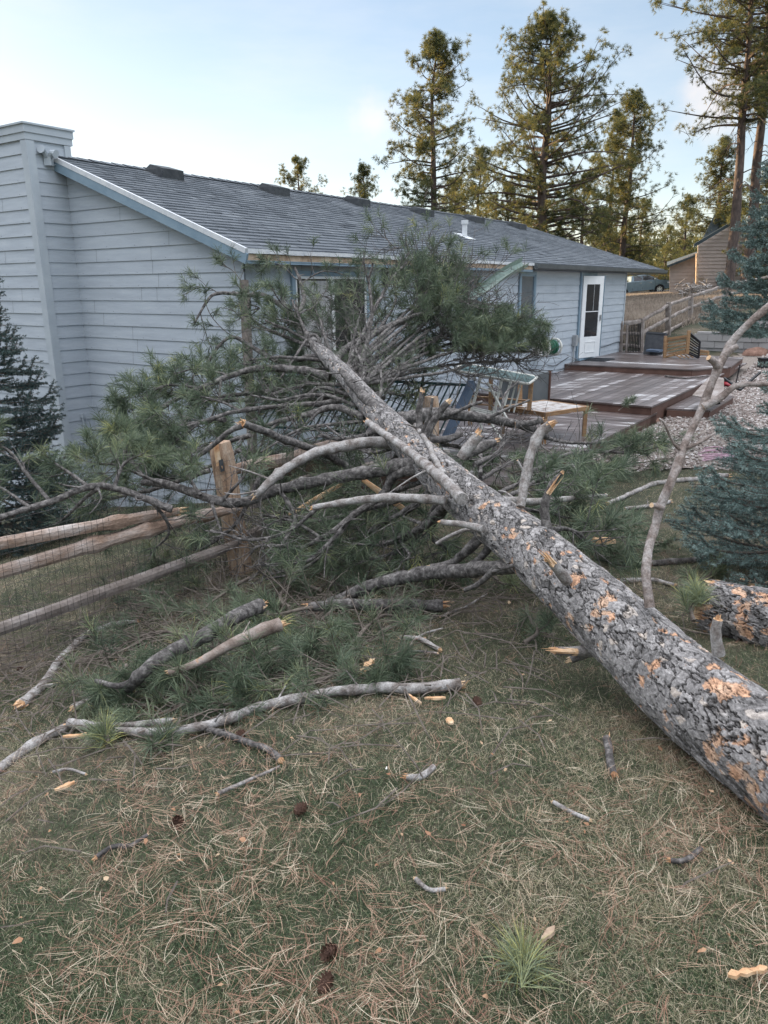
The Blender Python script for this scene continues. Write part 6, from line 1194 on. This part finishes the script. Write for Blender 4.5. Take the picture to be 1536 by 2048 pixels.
tw([(.78, .95), (1.0, .9), (.98, 1.12), (.80, 1.18)], 'headlight', 'whitemetal', -.02); tw([(-1.0, 1.16), (-.8, 1.16), (-.8, 1.2), (-1.0, 1.2)], 'handle', 'chrome', -.03); tw([(-2.0, 1.16), (-1.8, 1.16), (-1.8, 1.2), (-2.0, 1.2)], 'handle', 'chrome', -.03)
m = MB(); q = [T(-.93, .35, 1.87), T(-.16, .2, 1.44), T(-.16, 1.8, 1.44), T(-.93, 1.65, 1.87)]; m.add([p+tz*.012+tx*.012 for p in q], [(0, 1, 2, 3)]); m.build('windscreen', M['glass'], tk)
m = MB(); m.bar(T(-.55, -.14, 1.42), T(-.55, -.14, 1.6), .2, .1); m.build('mirror', M['chrome'], tk)
m = MB(); m.bar(T(-2.9, .05, .42), T(-.6, .05, .42), .14, .05); m.build('running_board', M['black'], tk); m = MB(); m.bar(T(1.04, .0, .58), T(1.04, 2.0, .58), .12, .22); m.build('bumper', M['chrome'], tk)
for x in (0, -3.7):
    for y in (.12, 1.88):
        c_ = T(x, y, .42); m = MB(); m.tube([c_-ty*.13, c_+ty*.13], .42, 24); wh = m.build('wheel', M['rubber'], tk); m = MB(); m.tube([c_-ty*.14, c_-ty*.132], .27, 20)
        m.build('rim', M['chrome'], wh); m = MB()
        for k in range(6): a = k*math.pi/3; e = c_+(tx*math.cos(a)+tz*math.sin(a))*.17-ty*.143; m.tube([e, e-ty*.004], .05, 8)
        m.build('rim_openings', M['black'], wh)
# neighbour house
nh = empty('neighbour_house', W(1400, 585, 58), 'tan lap sided neighbour house with a steep dark roof behind the pines', 'house')
def nwall(c4, name, mt='tan', th=.15, rows=0):
    m = MB(); q = [W(*p) for p in c4]; n_3 = nrm(np.cross(q[1]-q[0], q[-1]-q[0])); n_3 = n_3*np.sign(n_3 @ -fwd); m.poly(q if n_3 @ nrm(np.cross(q[1]-q[0], q[2]-q[1])) > 0 else q[::-1]); m.poly([p-n_3*th for p in q][::-1])
    k = len(q); m.add(q+[p-n_3*th for p in q], [(i, (i+1) % k, k+(i+1) % k, k+i) for i in range(k)])
    if rows:
        zz = [p[2] for p in q]; zmin, zmax = min(zz), max(zz); z = zmin+.25; ux = nrm(np.array([q[1][0]-q[0][0], q[1][1]-q[0][1], 0]))
        while z < zmax-.05:
            I = []
            for i in range(k):
                a, b = q[i], q[(i+1) % k]
                if (a[2]-z)*(b[2]-z) < 0: I.append(a+(b-a)*((z-a[2])/(b[2]-a[2])))
            if len(I) == 2: m.bar(I[0]+n_3*.02, I[1]+n_3*.02, .03, .03)
            z += .25
    return m.build(name, M[mt], nh)
nwall([(1339, 584, 60), (1392, 592, 59.4), (1392, 506, 59.4), (1339, 528, 60)], 'lean_to_wall', rows=1)
nwall([(1394, 592, 58.4), (1560, 592, 57), (1560, 490, 57), (1475, 442, 57.8), (1396, 490, 58.4)], 'gable_wall', rows=1)
nwall([(1334, 531, 59.6), (1394, 508, 59), (1394, 503, 62), (1334, 524, 62.5)], 'lean_to_roof', 'greenroof')
nwall([(1388, 495, 57.8), (1475, 443, 57.4), (1475, 436, 57.4), (1388, 488, 57.8)], 'rake_board', 'greenroof')
nwall([(1400, 488, 60.5), (1475, 488, 60.5), (1438, 412, 62)], 'steep_roof', 'greenroof')
nwall([(1392, 568, 57.6), (1396, 568, 57.6), (1397, 505, 57.8), (1393, 507, 57.8)], 'downspout', 'rawwood')
m = MB(); a, b, c_, d_ = W(1397, 568, 57.2), W(1408, 568, 57.2), W(1408, 554, 57.2), W(1397, 554, 57.2)
for k in range(6): t = k/5; m.bar(a+(b-a)*t, d_+(c_-d_)*t*1.0, .03, .02); m.bar(a+(d_-a)*t, b+(c_-b)*t, .03, .02)
m.build('lattice', M['black'], nh)
nwall([(1434, 582, 57.6), (1448, 582, 57.5), (1448, 558, 57.5), (1434, 558, 57.6)], 'window', 'glass'); 
# pile of cut limbs behind the far fence
gz2 = np.random.default_rng(9); m = MB(); c_ = W(1386, 578, 40)
for _ in range(60): p = c_+np.array([gz2.uniform(-.55, .75), gz2.uniform(-.6, .6), gz2.uniform(-.35, .25)]); d = nrm(gz2.standard_normal(3)*[1, .6, .35]); m.tube([p-d*.35, p+UP*.05, p+d*.35], [.03, .03, .015], 5)
tagit(m.build('brush_pile', M['deadwood']), 'heap of pale cut branches behind the far rail fence', 'brush pile')
for k, v in enumerate((418, 431, 446)):
    m = MB(); m.tube(spline([W(1100, v-6, 120), W(1330, v, 110), W(1620, v-16, 100)], 24), .03, 4); tagit(m.build('power_line', M['black']), ['highest thin power line crossing the sky behind the far pines', 'middle thin power line crossing the sky behind the far pines', 'lowest thin power line crossing the sky behind the far pines'][k], 'cable')
# ------------------------------------------------------------------ background pines
def pine(name, base, H_, cr, cs, nl, seed, label, tr=.2, mtl='needlefar', lean=(0, 0), cl=5, tf=5, nb=22, nL=.22, nw=.013, prof=1.0, group=None, bare=0, cat='tree', up=.35, asym=0):
    g = np.random.default_rng(seed); base = np.asarray(base, float); root = empty(name, base, label, cat, group)
    ax = spline([base-UP*.5, base+np.array([lean[0]*.3, lean[1]*.3, H_*.35]), base+np.array([lean[0]*.7, lean[1]*.7, H_*.7]), base+np.array([lean[0], lean[1], H_*.985])], 30)
    ax[3:, :2] += (vnoise(np.stack([ax[3:, 2]*.4+seed, ax[3:, 2]*0, ax[3:, 2]*0], -1), 3)-.5)[:, None]*.35
    m = MB(); m.tube(ax, tr*(1-np.linspace(0, 1, 30)**1.25)+.02, 10, jit=.05, g=g); m.build('trunk', M['farbark'], root, smooth=True)
    wd = MB(); TP, TD = [], []; nl = int(nl*1.55); cl = cl+3
    for i in range(nl+bare):
        isb = i >= nl; t = (i+.5)/nl if not isb else g.uniform(cs*.6, cs*1.5); h = cs+(1-cs)*t if not isb else t
        p = np.array([np.interp(h*H_, ax[:, 2]-base[2], ax[:, k]) for k in range(3)]); p[2] = base[2]+h*H_
        tt_ = max(0, (h-cs)/(1-cs)); rr = cr*((1.02-tt_**2.4)**.8)*(.62+.38*min(1, tt_*3+.2))*(.45+.7*g.random()**.6)*prof*.92
        a = g.uniform(0, 6.28); dxy = np.array([math.cos(a), math.sin(a), 0]); 
        if asym: rr *= 1+asym*math.cos(a-math.pi)
        if isb:
            rr = cr*g.uniform(.35, .9); e = p+dxy*rr+UP*(-.25*rr); q = spline([p, p+dxy*rr*.4+UP*.1*rr, e], 8); wd.tube(q, np.linspace(.035, .008, 8), 4, cap=False)
            for _ in range(5): k = g.integers(3, 8); d = nrm(dxy*.6+g.normal(0, .5, 3)-UP*.5); wd.tube([q[k], q[k]+d*.3, q[k]+d*g.uniform(.4, .9)-UP*.1], [.012, .008, .004], 3, cap=False)
            continue
        q = spline([p, p+dxy*rr*.5+UP*rr*(.05+up*.25*tt_), p+dxy*rr+UP*rr*(up*(.2+tt_)+g.normal(.05, .22))+g.normal(0, .12, 3)*rr*.4], 8); wd.tube(q, np.linspace(max(.02, tr*.3*(1-tt_*.6)), .012, 8), 5, cap=False)
        for c in range(cl):
            k = int(g.uniform(1.4, 7.99)) if c else 7; o = q[k]; d = nrm(dxy*.8+g.normal(0, .75, 3)+UP*.25); l = g.uniform(.15, .5)*min(1, rr)*1.0; e = o+d*l; wd.tube([o, (o+e)/2+UP*.03, e], [.014, .01, .006], 3, cap=False)
            for _ in range(tf): u_ = nrm(g.standard_normal(3)+UP*.3); TP.append(e+u_*g.uniform(0, .34)); TD.append(nrm(u_+UP*.4+d*.4))
    for _ in range(10): TP.append(ax[-1]+g.normal(0, .15, 3)); TD.append(nrm(g.standard_normal(3)+UP))
    lf = MB(); needles(lf, np.array(TP), np.array(TD), nb, nL, nw, g, spread=(15, 95), stem=.03, droop=.05)
    cw = wd.build('limbs', M['farbark'], root); lf.build('crown', M[mtl], root); return root
def wb(u, v, Y): p = W(u, v, Y); return (p[0], p[1], gz(p[0], p[1]))
def ph(u, v, Y): p = W(u, v, Y); return p[2]-gz(p[0], p[1])
TL = [('pine_tree', 866, 75, 40, 2.5, .36, 46, 'tall slender pine behind the roof ridge, left of the broad pine', .20, dict(bare=6)),
      ('pine_tree', 1079, 38, 45, 4.9, .20, 86, 'broad tall pine with the densest crown behind the far end of the roof', .34, dict(cl=6, tf=6, bare=4)),
      ('pine_tree', 1243, 190, 50, 2.8, .10, 56, 'pine with a narrow ragged crown right of the broad pine', .2, dict(bare=2)),
      ('pine_tree', 605, 318, 62, 2.2, .30, 26, 'small round topped pine peeking over the ridge, leftmost of all', .16, {}),
      ('pine_tree', 733, 333, 58, 2.0, .25, 26, 'small pine peeking over the ridge between the roof vents', .16, {}),
      ('pine_tree', 955, 300, 60, 3.2, .10, 44, 'sunlit pine half hidden between the slender and the broad pine', .18, {}),
      ('pine_tree', 905, 360, 64, 2.4, .05, 30, 'short dark pine low behind the ridge beside the slender trunk', .15, {}),
      ('pine_tree', 1010, 370, 52, 2.2, .05, 26, 'short pine crown just left of the broad pine trunk', .15, {}),
      ('pine_tree', 1160, 350, 56, 2.4, .02, 40, 'golden lit pine low behind the roof right of the broad pine', .15, {}),
      ('pine_tree', 1205, 425, 80, 2.3, .02, 30, 'low bushy pine above the far roof end', .15, {}),
      ('pine_tree', 1212, 225, 58, 2.4, .25, 34, 'slim pine top rising between the broad and ragged pines', .15, {}),
      ('pine_tree', 1275, 400, 84, 2.0, .02, 28, 'thin pine at the right foot of the ragged pine', .14, {}),
      ('pine_tree', 1420, 280, 62, 2.7, .12, 54, 'golden lit pine behind the neighbour house', .2, dict(tf=6)),
      ('pine_tree', 1362, 395, 78, 2.3, .05, 38, 'dark pine left of the neighbour house', .16, {}),
      ('pine_tree', 1328, 455, 88, 2.6, .02, 26, 'distant pine above the pickup truck', .15, {}),
      ('pine_tree', 1455, 400, 66, 2.4, .05, 34, 'dark pine directly behind the steep roof', .16, {}),
      ('pine_tree', 1530, 330, 56, 3.0, .05, 50, 'dark dense pine behind the two tall trunks at the right edge', .2, {})]
for i, (nm_, u, vt, Y, cr, cs, nl, lb, tr, kw) in enumerate(TL):
    b = W(u, 560, Y); H_ = W(u, vt, Y)[2]-gz(b[0], b[1]); pine(nm_, (b[0], b[1], gz(b[0], b[1])), H_, cr, cs, nl, 200+i, lb, tr=tr, **kw)
# two tall trunks at the right
b = W(1457, 582, 42); b2 = W(1503, -60, 42); bz = gz(b[0], b[1]); pine('ponderosa_pine', (b[0], b[1], bz), 17.5, 3.4, .46, 60, 301, 'tall pine with a bare pinkish trunk standing left of its twin at the right edge', tr=.25, lean=(-.75, 0), bare=34, cl=6, asym=.35)
b = W(1492, 575, 44); bz = gz(b[0], b[1]); pine('ponderosa_pine', (b[0], b[1], bz), 18.5, 3.2, .5, 50, 302, 'tall leaning pine with a bare trunk cut by the right edge', tr=.28, lean=(-.8, 0), bare=26, cl=5)
# distant wood and a russet shrub
g = np.random.default_rng(44); P = []; D = []
for _ in range(5200):
    u = g.uniform(1180, 1600); Y = g.uniform(94, 130); p = W(u, 560, Y); h = g.uniform(0, 1)**1.3*(5.5+3*vnoise(np.array([p[0]*.35, 0, 0]), 2)); P.append((p[0], p[1], gz(p[0], p[1])+h)); D.append(nrm(g.standard_normal(3)+UP*.6))
m = MB(); needles(m, np.array(P), np.array(D), 9, .7, .10, g, spread=(20, 90)); tagit(m.build('distant_wood', M['needlefar']), kind='stuff')
def bush(u, v, Y, r, h, label, seed, mt='needlegold'):
    g = np.random.default_rng(seed); p = W(u, v, Y); p[2] = gz(p[0], p[1]); o = empty('shrub', p, label, 'shrub'); wd = MB(); P, D = [], []
    for _ in range(70): a = g.uniform(0, 6.28); d = nrm([math.cos(a)*r, math.sin(a)*r, h*g.uniform(.6, 1.5)]); l = h*g.uniform(.5, 1.1); q = spline([p, p+d*l*.5+g.normal(0, .1, 3), p+d*l+g.normal(0, .15, 3)], 5); wd.tube(q, .015, 3, cap=False); P += list(q[2:]+g.normal(0, .15, (3, 3))); D += [nrm(g.standard_normal(3)+UP)]*3
    lf = MB(); needles(lf, np.array(P), np.array(D), 16, .22, .05, g, spread=(20, 110)); wd.build('stems', M['twig'], o); lf.build('foliage', M[mt], o)
bush(1262, 575, 90, 2.2, 2.9, 'russet shrub behind the pickup truck cab', 71); bush(1225, 560, 90, 2.2, 3.2, 'golden shrub left of the russet shrub under the eave', 72); bush(1305, 575, 92, 1.8, 2.6, 'pale bare shrub behind the truck bonnet', 73)
# ------------------------------------------------------------------ spruces
def spruce(base, H_, R0, seed, label, mt, nwh=22, per=7, nl=.022, nw=.0026, dens=34, tipup=.25, lowest=.05, seg=.045):
    g = np.random.default_rng(seed); base = np.asarray(base, float); root = empty('blue_spruce' if mt == 'spruce' else 'spruce_tree', base, label, 'tree'); m = MB(); m.tube([base-UP*.2, base+UP*H_*.5, base+UP*H_], [.06, .035, .008], 8); m.build('trunk', M['farbark'], root)
    wd = MB(); TP, TD = [], []
    def brush(q, s=1):      # bottle brush of short needles along a path
        L = np.linalg.norm(q[-1]-q[0]); n = max(2, int(L/seg)); t = np.linspace(.08, 1, n); k = np.clip((t*(len(q)-1)).astype(int), 0, len(q)-2); f = t*(len(q)-1)-k
        pp = q[k]+(q[k+1]-q[k])*f[:, None]; TP.extend(pp); TD.extend(nrm(q[k+1]-q[k]))
    for w_ in range(nwh):
        t = (w_+.3)/nwh; h = lowest+(1-lowest)*t; 
        for j in range(per):
            a = 6.28*(j/per)+w_*.9+g.normal(0, .2); rr = R0*(1-h)**.85*g.uniform(.75, 1.15)+.05; d = np.array([math.cos(a), math.sin(a), 0]); p = base+UP*(h*H_+g.normal(0, .02))
            q = spline([p, p+d*rr*.5-UP*rr*.06, p+d*rr*.85-UP*rr*.02, p+d*rr+UP*rr*tipup*.45], 9); wd.tube(q, np.linspace(.014*(1-h)+.004, .003, 9), 5, cap=False); brush(q)
            s_ = np.cross(UP, d); nt_ = max(3, int(rr/.055))
            for k in range(nt_):
                f = .18+.78*(k+.5)/nt_; o = np.array([np.interp(f, np.linspace(0, 1, 9), q[:, c]) for c in range(3)]); sg = 1 if k % 2 else -1; l = rr*.42*(1.08-f)+.05
                e = o+(d*.75+s_*sg*.8)*l*g.uniform(.7, 1.1)+UP*l*g.uniform(-.12, .25); mid2 = (o+e)/2-UP*l*.05; qq = spline([o, mid2, e], 5); wd.tube(qq, .0028, 3, cap=False); brush(qq)
                if l > .16:
                    for z in (1, -1): e2 = mid2+(d*.9+s_*sg*.3*z+UP*g.uniform(-.1, .2))*l*.42; q2 = np.array([mid2, (mid2+e2)/2, e2]); wd.tube(q2, .002, 3, cap=False); brush(q2)
    lf = MB(); needles(lf, np.array(TP), np.array(TD), dens, nl, nw, g, spread=(35, 80), stem=seg, droop=0, lv=.25); wd.build('branches', M['twig'], root); lf.build('needles', M[mt], root); return root
p = hit(1640, 1165); spruce(p, 2.05, .98, 401, 'bushy blue spruce close at the right edge beside the lawn', 'spruce', nwh=15, per=8, nl=.026, nw=.0036, dens=22, lowest=.06, seg=.036)
p = np.array([5.25, 9.6, 0]); p[2] = gz(p[0], p[1]); spruce(p, 5.0, 1.75, 402, 'taller blue spruce behind, spreading in from the right edge above the gravel', 'spruce', nwh=20, per=8, nl=.032, nw=.006, dens=20, lowest=.33, seg=.05)
p = np.array([-4.85, 9.1, 0]); p[2] = gz(p[0], p[1])-.1; spruce(p, 4.25, 1.25, 403, 'dark green spruce at the left edge in front of the chimney', 'sprucedark', nwh=21, per=9, nl=.030, nw=.0055, dens=20, lowest=.04, seg=.05, tipup=.5)
